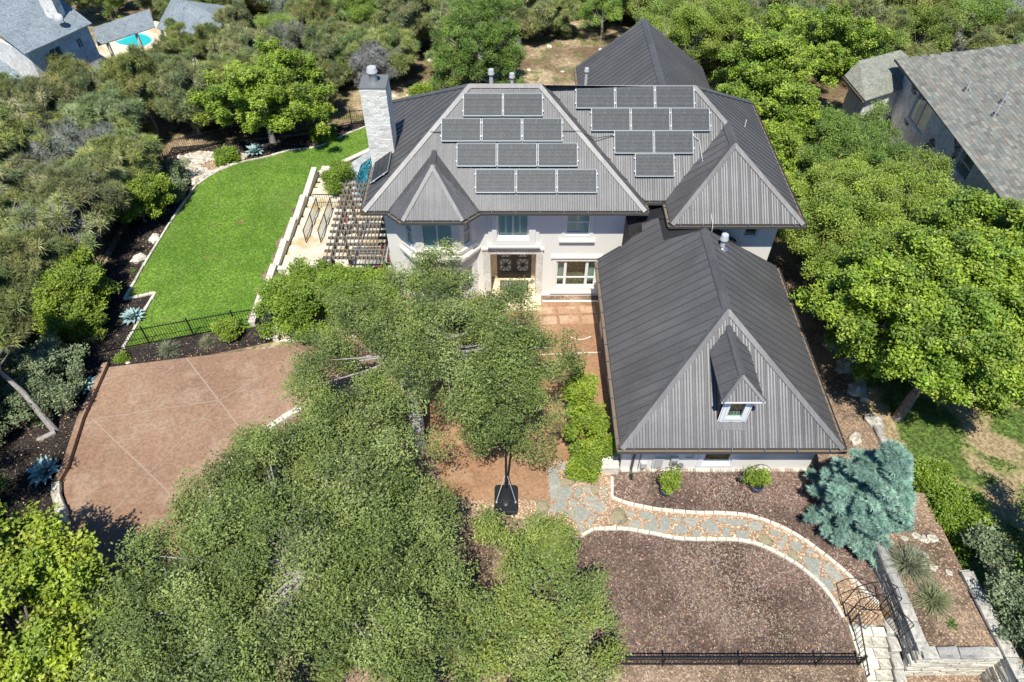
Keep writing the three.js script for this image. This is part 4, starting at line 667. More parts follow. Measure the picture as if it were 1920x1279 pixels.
// ---- rear wing roof beyond the main ridge
{
  const R3 = sub(house, 'rear_roof'), e = 3.9, y = 7.0, x0 = 4.18, x2 = 12.4, xm = 8.2, za = -44.4, zb = -35.4;
  const a = seamRoof(R3, [[x0, e, za], [x0, e, zb], [xm, y, zb], [xm, y, za]]), b = seamRoof(R3, [[x2, e, zb], [x2, e, za], [xm, y, za], [xm, y, zb]]);
  cap(R3, 'ridge_cap', [xm, y, za], [xm, y, zb], a, b, 0.2); gutter(R3, [x0, e, za], [x0, e, zb], [-1, 0, 0]);
  wall(house, [4.9, -44.0], [4.9, -35.3], -2.5, e - 0.1); wall(house, [11.7, -35.3], [11.7, -44.0], -2.5, e - 0.1);
  const m = new MB(); m.tri(V(x0, e - 0.06, za + 0.02), V(xm, y - 0.06, za + 0.02), V(x2, e - 0.06, za + 0.02)).quad(V(4.9, -2.5, za + 0.4), V(11.7, -2.5, za + 0.4), V(11.7, e, za + 0.4), V(4.9, e, za + 0.4)); part(house, 'gable_wall', m.geo(), M.stucco);
}
// ---- vents and conduit on the roofs
{
  const vent = (label, x, y, z, h, r, cowl) => { const g = thing('roof_vent', label, 'vent', null, [x, y, z]); part(g, 'pipe', new THREE.CylinderGeometry(r, r, h, 14).translate(0, h / 2, 0), M.pipe = M.pipe); if (cowl) part(g, 'cowl', new THREE.CylinderGeometry(r * 1.3, r * 1.7, r * 2.2, 16).translate(0, h + r, 0), M.pipe); part(g, 'flashing', new THREE.CylinderGeometry(r * 1.2, r * 2.4, 0.12, 14).translate(0, 0.03, 0), M.galv); };
  vent('capped grey vent pipe standing behind the ridge near the chimney', -1.02, 8.3, -33.0, 1.0, 0.1, true); vent('shorter dark capped vent behind the ridge, second from the chimney', 0.0, 8.3, -33.0, 0.82, 0.09, true);
  vent('white tipped vent pipe in front of the rear pyramid roof', 4.4, 4.9, -39.9, 1.0, 0.09, true); vent('slim white plumbing pipe on the right hand roof slope', 11.53, 7.2, -31.52, 0.45, 0.035, false);
  vent('round white cowled vent near the garage ridge', 8.95, 6.45, -23.3, 0.5, 0.11, true);
  part(house, 'conduit', new MB().tube([V(8.55, 7.95, -29.55), V(8.8, 7.85, -29.4), V(8.86, 7.55, -29.0), V(9.0, 6.18, -25.35), V(9.02, 6.0, -25.22), V(9.02, 5.7, -25.22)], 0.022, 6).geo(), M.pipe);
  part(house, 'conduit', new MB().tube([V(2.35, 8.36, -29.35), V(3.1, 8.36, -29.35), V(3.35, 8.3, -29.25), V(3.9, 8.02, -29.3), V(4.75, 7.98, -29.6)], 0.02, 6).tube([V(-3.3, 8.35, -29.3), V(-3.75, 8.35, -29.3), V(-4.0, 8.35, -29.5), V(-4.6, 7.9, -28.9)], 0.02, 6).geo(), M.gutter);
  part(house, 'conduit', new MB().tube([V(3.9, 6.62, -27.0), V(3.9, 6.2, -26.45)], 0.015, 5).geo(), M.gutter);
}
// ---- pool heating panels
M.absorber = std({ map: texture(512, 1.0, (u, v) => { const w = Math.abs(((v * 18) % 1) - 0.5) * 2, b = fbm(u, v, 64, 3, 361), c = fbm(u * 1, v * 1, 20, 3, 365); let q = mix3([42, 44, 46], [74, 77, 79], sm(0.2, 0.8, w)); q = mix3(q, [138, 140, 138], sm(0.6, 0.78, b) * 0.6); return q.map((x) => x * (0.75 + 0.5 * c)); }), roughness: 0.55 });
M.panelframe = std({ color: lin(0.2, 0.235, 0.24), roughness: 0.45 });
{
  const proto = (w, h) => {
    const g = new THREE.Group(); const put = (n, mb, mat) => part(g, n, mb.geo(), mat), m = new MB(), rows = 15;
    m.box(0, 0, 0.0, w - 0.1, h - 0.04, 0.03); for (let i = 0; i < rows; i++) m.box(0, -h / 2 + 0.05 + (i + 0.5) * (h - 0.1) / rows, 0.024, w - 0.11, (h - 0.1) / rows * 0.6, 0.024);
    put('absorber', m, M.absorber);
    for (const s of [-1, 1]) { put('header_pipe', new MB().tube([V(s * (w / 2 - 0.035), -h / 2, 0.012), V(s * (w / 2 - 0.035), h / 2, 0.012)], 0.022, 8), M.pipe); for (const t of [-0.28, 0.3]) put('coupling', new MB().box(s * (w / 2 - 0.01), t * h, 0.012, 0.07, 0.07, 0.06), M.pipe); }
    put('bottom_rail', new MB().box(0, -h / 2 + 0.005, 0.0, w - 0.1, 0.05, 0.07), M.panelframe); put('top_rail', new MB().box(0, h / 2 - 0.005, 0, w - 0.1, 0.03, 0.05), M.panelframe);
    for (const s of [-1, 1]) put('foot', new MB().box(s * w * 0.3, -h / 2 + 0.03, -0.07, 0.05, 0.05, 0.12), M.gutter);
    return g;
  };
  const base = proto(1.87, 1.1); let used = false;
  const place = (label, grp, x, y, z, e1, e2, n) => { const g = used ? base.clone() : base; used = true; g.name = numbered('solar_panel'); tag(g, label, 'solar panel', grp); scene.add(g); g.matrixAutoUpdate = true; const m = new THREE.Matrix4().makeBasis(e1, e2, n); g.quaternion.setFromRotationMatrix(m); g.position.set(x, y, z).addScaledVector(n, 0.13); };
  const nn = nFront, e1 = V(1, 0, 0), e2 = nn.clone().cross(e1).normalize();
  const ord = ['leftmost', 'second', 'third'], rowName = ['top', 'second', 'third', 'bottom'];
  const rows = [['left', 'roof panels of the left array', [[-2.28, 1.44, 9.055, -30.375, 2], [-3.3, 2.35, 8.335, -29.41, 3], [-2.57, 3.05, 7.625, -28.455, 3], [-1.7, 3.93, 6.88, -27.455, 3]]], ['right', 'roof panels of the right array', [[2.99, 8.62, 9.025, -31.12, 3], [3.71, 9.33, 8.37, -30.24, 3], [4.78, 8.52, 7.72, -29.36, 2], [5.74, 7.59, 7.06, -28.465, 1]]]];
  for (const [side, grp, rs] of rows) rs.forEach(([a, b, y, z, n], r) => { for (let k = 0; k < n; k++) { const pos = n === 1 ? 'single panel' : k === n - 1 ? 'rightmost panel' : ord[k] + ' panel'; place(`${pos} in the ${rowName[r]} row of the ${side} roof array`, grp, a + (b - a) * (k + 0.5) / n, y, z, e1, e2, nn); } });
  const n2 = nLeft, f1 = V(0, 0, 1), f2 = n2.clone().cross(f1).normalize();
  place('lone panel on the left roof slope below the chimney', null, -6.18, 6.57, -29.0, f1, f2, n2);
}
// ------------------------------------------------------------------ patio, steps and pergola left of the house
{
  const st = thing('patio_steps', 'broad white limestone steps going down beside the house to the pool', 'steps');
  const zs = [-23.5, -26.2, -29.27, -30.7, -31.72, -32.6, -33.87, -34.77, -35.88, -37.2, -38.3, -39.0, -39.7, -41.2];
  for (let i = 0; i + 1 < zs.length; i++) { const z0 = zs[i], z1 = zs[i + 1], y = T(z0) + 0.02 - (i ? 0.02 : 0); const xa = i < 2 ? -11.55 + (i === 1 ? -0.25 : 0) : -12.9; const xb = z0 < -35.5 ? -10.9 : -6.3; part(st, 'tread', new MB().hexa([V(xa, y - 0.5, z0), V(xb, y - 0.5, z0), V(xb, y - 0.5, z1 + 0.012), V(xa, y - 0.5, z1 + 0.012)], [V(xa, y, z0), V(xb, y, z0), V(xb, y, z1 + 0.012), V(xa, y, z1 + 0.012)]).geo(), M.patio); }
  const w = thing('lawn_wall', 'stepped white limestone wall between the lawn and the patio steps', 'wall');
  const seg = [[-24.6, -27.0], [-27.0, -29.27], [-29.27, -31.7], [-31.7, -34.0], [-34.0, -36.6], [-36.6, -40.0]];
  for (const [a, b] of seg) { const y = T(a) + 0.3; part(w, 'wall_block', new MB().box(-13.06, y - 0.6, (a + b) / 2, 0.26, 1.2, a - b - 0.008).geo(), M.limestone); part(w, 'coping', new MB().box(-13.06, y + 0.035, (a + b) / 2, 0.34, 0.068, a - b - 0.008).geo(), M.limestone); }
  part(w, 'coping', new MB().bar(V(-13.06, T(-40) + 0.14, -40.05), V(-9.4, T(-43.6) + 0.3, -43.9), 0.34, 0.07).geo(), M.limestone); part(w, 'wall_block', new MB().bar(V(-13.06, T(-40) - 0.35, -40.05), V(-9.4, T(-43.6) - 0.19, -43.9), 0.26, 0.9).geo(), M.limestone);
  part(w, 'cross_wall', new MB().box(-11.2, T(-29.27) + 0.1, -29.2, 3.4, 0.5, 0.26).geo(), M.limestone); part(w, 'cross_coping', new MB().box(-12.5, T(-29.27) + 0.37, -29.2, 0.9, 0.05, 0.3).geo(), M.limestone);
  const w2 = thing('step_wall', 'short white limestone wall beside the lowest steps by the drive', 'wall');
  part(w2, 'wall_block', new MB().bar(V(-11.6, T(-23.5) - 0.1, -23.45), V(-12.2, T(-29) - 0.1, -29.0), 0.26, 0.8).geo(), M.limestone); part(w2, 'coping', new MB().bar(V(-11.6, T(-23.5) + 0.335, -23.45), V(-12.2, T(-29) + 0.335, -29.0), 0.32, 0.06).geo(), M.limestone);
  // iron hand rails
  for (const [x, lab] of [[-12.0, 'black iron handrail on the lawn side of the patio steps'], [-11.15, 'black iron handrail on the pergola side of the patio steps']]) {
    const r = thing('handrail', lab, 'handrail'), z0 = -32.1, z1 = -35.7, y0 = T(z0), y1 = T(z1), m = new MB();
    part(r, 'top_rail', new MB().bar(V(x, y0 + 0.95, z0), V(x, y1 + 0.95, z1), 0.04, 0.04).geo(), M.iron); part(r, 'bottom_rail', new MB().bar(V(x, y0 + 0.2, z0), V(x, y1 + 0.2, z1), 0.03, 0.03).geo(), M.iron);
    for (const t of [0, 0.5, 1]) part(r, 'post', new MB().box(x, lerp(y0, y1, t) + 0.45, lerp(z0, z1, t), 0.045, 1.1, 0.045).geo(), M.iron);
    for (let i = 1; i < 26; i++) { const t = i / 26; m.box(x, lerp(y0, y1, t) + 0.575, lerp(z0, z1, t), 0.012, 0.74, 0.012); }
    tag(part(r, 'balusters', m.geo(), M.iron), null, null, null, 'stuff');
  }
  const rl = thing('handrail', 'black iron rail across the head of the patio stairs by the planter', 'handrail'); part(rl, 'top_rail', new MB().bar(V(-12.3, T(-35.9) + 0.95, -36.1), V(-10.6, T(-35.9) + 0.95, -36.1), 0.04, 0.04).geo(), M.iron); for (let i = 0; i < 13; i++) part(rl, 'baluster', new MB().box(-12.3 + i * 0.14, T(-35.9) + 0.5, -36.1, 0.015, 0.9, 0.015).geo(), M.iron);
  // pool behind the steps
  const pl = thing('swimming_pool', 'small raised blue swimming pool beside the chimney', 'pool'), py = T(-39) + 0.28;
  const outer = [[-10.85, -38.1], [-10.75, -40.9], [-9.6, -42.6], [-6.9, -42.6], [-6.9, -36.2], [-9.6, -36.2]], inner = [[-10.2, -38.5], [-10.1, -40.7], [-9.2, -42.1], [-7.3, -42.1], [-7.3, -36.6], [-9.4, -36.6]];
  M.coping = std({ map: stoneTex([160, 164, 162], [190, 192, 188], [140, 140, 136], 371), roughness: 0.8 });
  for (let i = 0; i < 6; i++) { const j = (i + 1) % 6; part(pl, 'coping', new MB().prism([outer[i], outer[j], inner[j], inner[i]], py + 0.1, py - 1.2).geo(), M.coping); }
  part(pl, 'basin_floor', new MB().prism(inner, py - 1.0, py - 1.2).geo(), std({ color: lin(0.12, 0.34, 0.4), roughness: 0.8 }));
  part(pl, 'water', new MB().prism(inner.map(([x, z]) => [-8.7 + (x + 8.7) * 0.995, -39.4 + (z + 39.4) * 0.995]), py, py - 0.985).geo(), new THREE.MeshPhysicalMaterial({ color: 0xffffff, roughness: 0.06, transmission: 1, thickness: 1, ior: 1.33, attenuationColor: lin(0.3, 0.7, 0.76), attenuationDistance: 3 }));
  // pergola
  const pg = thing('pergola', 'weathered grey timber pergola over the side patio', 'pergola');
  for (let i = 0; i < 13; i++) { const z = -26.75 - i * 0.505, m = new MB().box(-7.72, 2.9, z, 3.15, 0.17, 0.065); part(pg, 'rafter', m.geo(), M.wood); part(pg, 'rafter_tail', new THREE.CylinderGeometry(0.085, 0.085, 0.075, 12).rotateX(Math.PI / 2).translate(-9.32, 2.9, z), M.wood); }
  for (let i = 0; i < 16; i++) part(pg, 'slat', boxGeo(-9.18 + i * 0.2, 3.01, -29.75, 0.045, 0.045, 6.6), M.wood);
  part(pg, 'beam', boxGeo(-9.0, 2.72, -29.75, 0.12, 0.2, 6.5), M.wood); part(pg, 'beam', boxGeo(-6.35, 2.72, -29.75, 0.1, 0.2, 6.5), M.wood);
  for (const z of [-26.9, -29.8, -32.6]) part(pg, 'post', boxGeo(-9.0, 0.9, z, 0.16, 3.6, 0.16), M.wood);
  part(pg, 'edge_board', boxGeo(-6.2, 2.95, -28.6, 0.04, 0.16, 4.4), M.white);
  // furniture glimpsed through the pergola
  M.red = std({ color: lin(0.28, 0.035, 0.04), roughness: 0.9 });
  for (const [x, z, l] of [[-7.1, -28.1, 'red cushioned patio chair under the middle of the pergola'], [-8.3, -27.6, 'red cushioned patio chair under the near end of the pergola'], [-6.9, -30.2, 'red cushioned patio chair under the pergola beside the house']]) { const g = thing('patio_chair', l, 'chair', 'patio chairs under the pergola', [x, T(z) + 0.0, z], 0.5); part(g, 'seat_cushion', new MB().box(0, 0.46, 0, 0.56, 0.12, 0.56).geo(), M.red); part(g, 'back_cushion', new MB().box(0, 0.8, -0.3, 0.56, 0.5, 0.1).geo(), M.red); part(g, 'frame', new MB().box(0, 0.37, 0, 0.66, 0.05, 0.66).box(0.33, 0.62, 0, 0.04, 0.05, 0.6).box(-0.33, 0.62, 0, 0.04, 0.05, 0.6).geo(), M.iron); for (const [a, b] of [[-1, -1], [1, -1], [-1, 1], [1, 1]]) part(g, 'leg', new MB().box(a * 0.3, 0.2, b * 0.3, 0.04, 0.4, 0.04).geo(), M.iron); }
  { const g = thing('patio_table', 'round grey patio table under the pergola', 'table', null, [-7.6, T(-29.2), -29.2]); part(g, 'table_top', new THREE.CylinderGeometry(0.6, 0.6, 0.04, 24).translate(0, 0.74, 0), M.stoneC); part(g, 'pedestal', new THREE.CylinderGeometry(0.07, 0.16, 0.72, 12).translate(0, 0.36, 0), M.iron); }
  { const g = thing('patio_umbrella', 'closed dark red patio umbrella beside the pergola', 'umbrella', null, [-9.75, T(-33.2), -33.2]); part(g, 'pole', new THREE.CylinderGeometry(0.025, 0.025, 2.7, 8).translate(0, 1.35, 0), M.iron); part(g, 'canopy', new THREE.ConeGeometry(0.2, 1.7, 9, 6).translate(0, 1.75, 0), M.red); part(g, 'base', new THREE.CylinderGeometry(0.26, 0.3, 0.1, 16).translate(0, 0.05, 0), M.iron); }
}
// ------------------------------------------------------------------ iron fences
function picketFence(label, pts, h, pk, rails, group) {
  const f = thing('picket_fence', label, 'fence', group), cm = new MB().box(0, 0, 0, 0.016, 1, 0.016).geo();
  for (let i = 0; i < pts.length; i++) { const [x, z] = pts[i]; part(f, 'post', new MB().box(x, T(z) + h / 2 + 0.03, z, 0.06, h + 0.16, 0.06).geo(), M.iron); }
  for (let i = 0; i + 1 < pts.length; i++) {
    const [x0, z0] = pts[i], [x1, z1] = pts[i + 1], L = Math.hypot(x1 - x0, z1 - z0), n = Math.round(L / pk);
    for (const r of rails) part(f, 'rail', new MB().bar(V(x0, T(z0) + r * h, z0), V(x1, T(z1) + r * h, z1), 0.035, 0.035).geo(), M.iron);
    for (let k = 1; k < n; k++) { const t = k / n, x = lerp(x0, x1, t), z = lerp(z0, z1, t), p = part(f, 'picket', cm, M.iron); p.position.set(x, T(z) + h * 0.5 + 0.05, z); p.scale.y = h - 0.02; }
  }
  return f;
}
picketFence('black iron picket fence between the lawn and the drive', [[-21.4, -22.0], [-19.58, -22.75], [-17.78, -23.32], [-15.81, -23.92], [-13.84, -24.53], [-12.06, -24.94]], 1.15, 0.12, [0.1, 0.94]);
picketFence('black iron picket fence along the bottom of the large mulch bed', [[2.4, -7.72], [4.9, -7.72], [7.39, -7.72], [9.87, -7.72], [11.25, -7.72]], 0.75, 0.12, [0.12, 0.72, 0.96]);
picketFence('dark iron picket fence behind the mulch along the woods', [[-22.4, -22.3], [-22.7, -26], [-23.2, -30], [-23.6, -34], [-23.9, -38], [-24.2, -42]], 1.2, 0.14, [0.1, 0.95]);
picketFence('dark iron picket fence crossing the clearing behind the house', [[-24.2, -42.6], [-20, -45.3], [-16, -46.2], [-12, -47.8], [-9.5, -48.2], [-6, -47.9], [-2, -47.9], [2, -47.9], [4.6, -47.9]], 1.2, 0.15, [0.1, 0.95]);
{ // gateway at the head of the stone steps
  const arc = (x0, x1, z, y, rise, n = 14) => { const p = []; for (let i = 0; i <= n; i++) { const t = i / n; p.push(V(lerp(x0, x1, t), y + Math.sin(t * Math.PI) * rise, z)); } return p; };
  const g = thing('garden_gate', 'arched black iron garden gate frame at the head of the stone steps', 'gate');
  const y0 = T(-9.3);
  part(g, 'arch_bar', new MB().tube([V(11.42, y0, -9.35), V(11.42, y0 + 1.5, -9.35), ...arc(11.42, 12.75, -9.35, y0 + 1.55, 0.4), V(12.75, y0 + 1.5, -9.35), V(12.75, y0, -9.35)], 0.017, 6).geo(), M.iron); part(g, 'arch_bar', new MB().tube([V(11.42, y0, -9.75), V(11.42, y0 + 1.5, -9.75), ...arc(11.42, 12.75, -9.75, y0 + 1.55, 0.4), V(12.75, y0 + 1.5, -9.75), V(12.75, y0, -9.75)], 0.017, 6).geo(), M.iron);
  for (let i = 0; i <= 6; i++) { const t = i / 6, x = lerp(11.42, 12.75, t), y = y0 + 1.55 + Math.sin(t * Math.PI) * 0.4; part(g, 'cross_bar', new MB().bar(V(x, y, -9.35), V(x, y, -9.75), 0.014, 0.014).geo(), M.iron); }
  const leaf = (name, label, hx, hz, dx, dz) => { const f = thing(name, label, 'gate leaf', null), w = 0.66, L = Math.hypot(dx, dz), ux = dx / L, uz = dz / L, at = (t, y) => V(hx + ux * w * t, T(hz) + y, hz + uz * w * t), top = []; for (let i = 0; i <= 8; i++) top.push(at(i / 8, 1.05 + 0.25 * Math.sin(i / 16 * Math.PI))); part(f, 'frame', new MB().tube([at(0, 0.1), at(0, 1.05), ...top, at(1, 0.1), at(0, 0.1)], 0.018, 5).geo(), M.iron); for (let k = 1; k < 7; k++) part(f, 'bar', new MB().bar(at(k / 7, 0.1), at(k / 7, 1.05 + 0.25 * Math.sin(k / 14 * Math.PI)), 0.013, 0.013).geo(), M.iron); };
  leaf('gate_leaf', 'open black iron gate leaf swung to the left of the gateway', 11.45, -9.35, 0.55, 0.5); leaf('gate_leaf', 'closed black iron gate leaf across the path', 12.72, -9.55, -1, -0.05); leaf('gate_leaf', 'open black iron gate leaf swung against the stone wall', 12.72, -9.2, 0.35, 0.9);
  const r = thing('handrail', 'black iron handrail on the left of the stone steps', 'handrail'), a = V(11.5, T(-9.1), -9.1), b = V(11.5, 1.25, -7.4);
  part(r, 'top_rail', new MB().bar(a.clone().add(V(0, 0.85, 0)), b.clone().add(V(0, 0.85, 0)), 0.035, 0.035).geo(), M.iron); part(r, 'bottom_rail', new MB().bar(a.clone().add(V(0, 0.15, 0)), b.clone().add(V(0, 0.15, 0)), 0.03, 0.03).geo(), M.iron);
  for (let i = 0; i <= 12; i++) { const p = a.clone().lerp(b, i / 12); part(r, 'baluster', new MB().box(p.x, p.y + 0.45, p.z, i % 12 ? 0.014 : 0.04, 0.9, i % 12 ? 0.014 : 0.04).geo(), M.iron); }
}
// ------------------------------------------------------------------ stone steps and dry-laid walls, bottom right
{
  seed(81);
  const st = thing('stone_steps', 'worn limestone block steps going down from the gate', 'steps');
  for (let i = 0; i < 8; i++) { const z = -9.02 + i * 0.31, y = T(-9.05) + 0.02 - i * 0.125; for (const [a, b] of [[11.62, 12.12 + rr(-0.15, 0.15)], [0, 12.62]]) { const x0 = a || st.userData._x, x2 = b; if (a) st.userData._x = b + 0.01; const s = part(st, 'step_stone', pick(stoneGeos), pick([M.limestone, M.stoneB])); s.scale.set(x2 - x0, 0.3, 0.32); s.position.set((x0 + x2) / 2, y - 0.15, z + 0.16); } }
  delete st.userData._x;
  const lw = thing('step_edging', 'white stone edge on the left of the stone steps', 'edging'); for (let i = 0; i < 6; i++) { const s = part(lw, 'stone', pick(stoneGeos), M.limestone); s.scale.set(0.18, 1.3, 0.46); s.position.set(11.5, T(-9) - 0.6 - i * 0.02, -8.8 + i * 0.47); }
  const ledge = thing('step_ledge', 'low grey stone ledge between the steps and the tall wall', 'wall'); for (let i = 0; i < 6; i++) for (let c = 0; c < 3; c++) { const s = part(ledge, 'stone', pick(stoneGeos), pick([M.stoneA, M.stoneC])); s.scale.set(0.34, 0.22, 0.5); s.position.set(12.82, T(-9) - 0.02 - i * 0.17 - c * 0.225, -9.0 + i * 0.51 + rr(-0.03, 0.03)); s.rotation.y = rr(-0.05, 0.05); }
  function stackWall(label, p0, p1, base, topf, ch, depth, mats, lmin, lmax, capped) {
    const w = thing('stone_wall', label, 'wall'), L = Math.hypot(p1[0] - p0[0], p1[1] - p0[1]), ux = (p1[0] - p0[0]) / L, uz = (p1[1] - p0[1]) / L, ry = Math.atan2(-uz, ux);
    for (let d0 = 0; d0 < L; ) {
      break;
    }
    const maxTop = Math.max(topf(0), topf(1));
    for (let y = base; y < maxTop - 0.03; y += ch) {
      let d = rr(-0.2, 0);
      while (d < L) { const l = rr(lmin, lmax), c = Math.max(0.05, Math.min(L - 0.05, d + l / 2)), t = c / L; if (y + ch * 0.6 < topf(t)) { const s = part(w, 'stone', pick(stoneGeos), pick(mats)), hh = Math.min(ch, topf(t) - y); s.scale.set(l - 0.015, hh - 0.012, depth * rr(0.9, 1.1)); s.position.set(p0[0] + ux * c, y + hh / 2, p0[1] + uz * c); s.rotation.y = ry + rr(-0.03, 0.03); } d += l; }
    }
    if (capped) { let d = 0; while (d < L - 0.05) { let l = Math.min(rr(0.45, 0.75), L - d); if (L - d - l < 0.25) l = L - d; const t = (d + l / 2) / L, s = part(w, 'capstone', pick(stoneGeos), pick([M.stoneA, M.stoneC])); s.scale.set(l - 0.012, 0.1, depth * 1.2); s.position.set(p0[0] + ux * (d + l / 2), topf(t) + 0.05, p0[1] + uz * (d + l / 2)); s.rotation.y = ry; d += l; } }
    return w;
  }
  const grey = [M.stoneA, M.stoneA, M.stoneC, M.stoneB], pale = [M.stoneB, M.limestone, M.stoneB];
  stackWall('tall dry stacked grey stone wall right of the gate and steps', [13.2, -13.4], [13.2, -7.9], 0.95, (t) => lerp(2.35, 2.7, t), 0.11, 0.3, grey, 0.25, 0.6, true);
  stackWall('sunlit pale stone wall facing the street below the raised bed', [13.1, -7.86], [15.6, -7.86], 0.95, () => 2.7, 0.14, 0.3, pale, 0.35, 0.75, true);
  stackWall('curved stacked stone wall at the bottom right corner', [15.75, -10.6], [15.95, -5.2], 0.95, (t) => lerp(2.6, 2.9, t), 0.15, 0.34, [M.stoneB, M.stoneA, M.limestone], 0.3, 0.6, true);
  const hb = (z) => lerp(2.28, 2.66, Math.max(0, Math.min(1, (z + 13.4) / 5.4)));
  struct('raised_bed', new MB().prism([[13.3, -13.9], [15.75, -13.9], [15.75, -8.0], [13.3, -8.0]], (x, z) => hb(z), 0.5).geo(), M.leafsoil, 'raised bed of bare soil behind the stone walls');
  struct('upper_terrace', new MB().prism([[16.0, -12], [30, -12], [30, -5], [16.0, -5]], (x, z) => Math.max(T(z) + 0.02, lerp(1.6, 3.1, Math.min(1, (z + 12) / 5))), 0.4).geo(), M.yardgrass, 'grassy terrace above the corner wall');
  const row = thing('stone_row', 'row of flat grey stones bordering the yard right of the spruce', 'edging'); stoneRow(row, smooth([[15.75, -17.9], [15.74, -15.1], [15.92, -12.6], [15.8, -11.2]], 5), 0.34, 0.2, 0.5, 0.9, grey, 0.02);
  const row2 = thing('stone_row', 'long low grey stone row in the shade of the leafy trees', 'edging'); stoneRow(row2, [[16.9, -26], [16.3, -22], [15.8, -19.4]], 0.3, 0.25, 0.4, 0.9, [M.stoneA, M.stoneB], 0.02);
}
// ------------------------------------------------------------------ basketball goal seen from behind and above
{
  const x = -0.23, z = -14.05, y = T(z) + 0.06, g = thing('basketball_goal', 'portable black basketball goal standing on the edge of the court', 'basketball goal', null, [x, y, z]); g.rotation.x = -0.11;
  M.plastic = std({ color: lin(0.022, 0.025, 0.026), roughness: 0.42 });
  const sh = new THREE.Shape(), w = 0.43, l0 = -0.62, l1 = 0.62, r = 0.12; sh.moveTo(-w + r, l0); sh.lineTo(w - r, l0); sh.quadraticCurveTo(w, l0, w, l0 + r); sh.lineTo(w, l1 - r); sh.quadraticCurveTo(w, l1, w - r, l1); sh.lineTo(-w + r, l1); sh.quadraticCurveTo(-w, l1, -w, l1 - r); sh.lineTo(-w, l0 + r); sh.quadraticCurveTo(-w, l0, -w + r, l0);
  part(g, 'base_tank', new THREE.ExtrudeGeometry(sh, { depth: 0.16, bevelEnabled: true, bevelSize: 0.03, bevelThickness: 0.03, bevelSegments: 3, curveSegments: 6 }).rotateX(-Math.PI / 2).translate(0, 0.03, 0), M.plastic);
  part(g, 'base_dome', new THREE.SphereGeometry(0.3, 20, 10, 0, 6.3, 0, 1.57).scale(0.85, 0.45, 1.5).translate(0, 0.2, -0.05), M.plastic); part(g, 'base_rib', new MB().tube(Array.from({ length: 13 }, (_, i) => V(Math.cos(i / 12 * Math.PI) * 0.27, 0.235, 0.0 + Math.sin(i / 12 * Math.PI) * 0.18)), 0.02, 6).tube([V(-0.3, 0.235, 0.55), V(0.3, 0.235, 0.55)], 0.03, 6).geo(), M.plastic);
  part(g, 'strap', new MB().bar(V(-0.4, 0.235, 0.2), V(-0.34, 0.235, 0.2), 0.08, 0.02).bar(V(0.34, 0.235, 0.2), V(0.4, 0.235, 0.2), 0.08, 0.02).geo(), M.pipe);
  part(g, 'wheel', new THREE.CylinderGeometry(0.08, 0.08, 0.05, 14).rotateZ(Math.PI / 2).translate(-0.3, 0.08, 0.66), M.iron); part(g, 'wheel', new THREE.CylinderGeometry(0.08, 0.08, 0.05, 14).rotateZ(Math.PI / 2).translate(0.3, 0.08, 0.66), M.iron);
  part(g, 'pole', new MB().tube([V(0, 0.2, -0.45), V(0, 3.0, -0.95)], 0.05, 10).geo(), M.iron); for (const s of [-1, 1]) part(g, 'brace', new MB().tube([V(s * 0.38, 0.23, 0.2), V(s * 0.05, 0.9, -0.55)], 0.018, 6).geo(), M.galv);
  part(g, 'arm', new MB().bar(V(-0.06, 2.5, -0.86), V(-0.06, 3.25, -1.6), 0.03, 0.05).bar(V(0.06, 2.5, -0.86), V(0.06, 3.25, -1.6), 0.03, 0.05).bar(V(0, 2.9, -0.93), V(0, 2.95, -1.6), 0.05, 0.05).geo(), M.iron);
  const bb = sub(g, 'backboard'); part(bb, 'board', new MB().box(0, 3.4, -1.65, 1.3, 0.85, 0.03).geo(), new THREE.MeshPhysicalMaterial({ color: lin(0.9, 0.92, 0.92), transmission: 1, roughness: 0.08, thickness: 0, side: THREE.DoubleSide })); part(bb, 'board_frame', new MB().box(0, 3.83, -1.65, 1.36, 0.04, 0.05).box(0, 2.97, -1.65, 1.36, 0.04, 0.05).box(0.66, 3.4, -1.65, 0.04, 0.82, 0.05).box(-0.66, 3.4, -1.65, 0.04, 0.82, 0.05).geo(), M.iron);
  part(g, 'rim', new THREE.TorusGeometry(0.225, 0.012, 6, 24).rotateX(Math.PI / 2).translate(0, 3.05, -1.95), std({ color: lin(0.5, 0.08, 0.02) }));
}
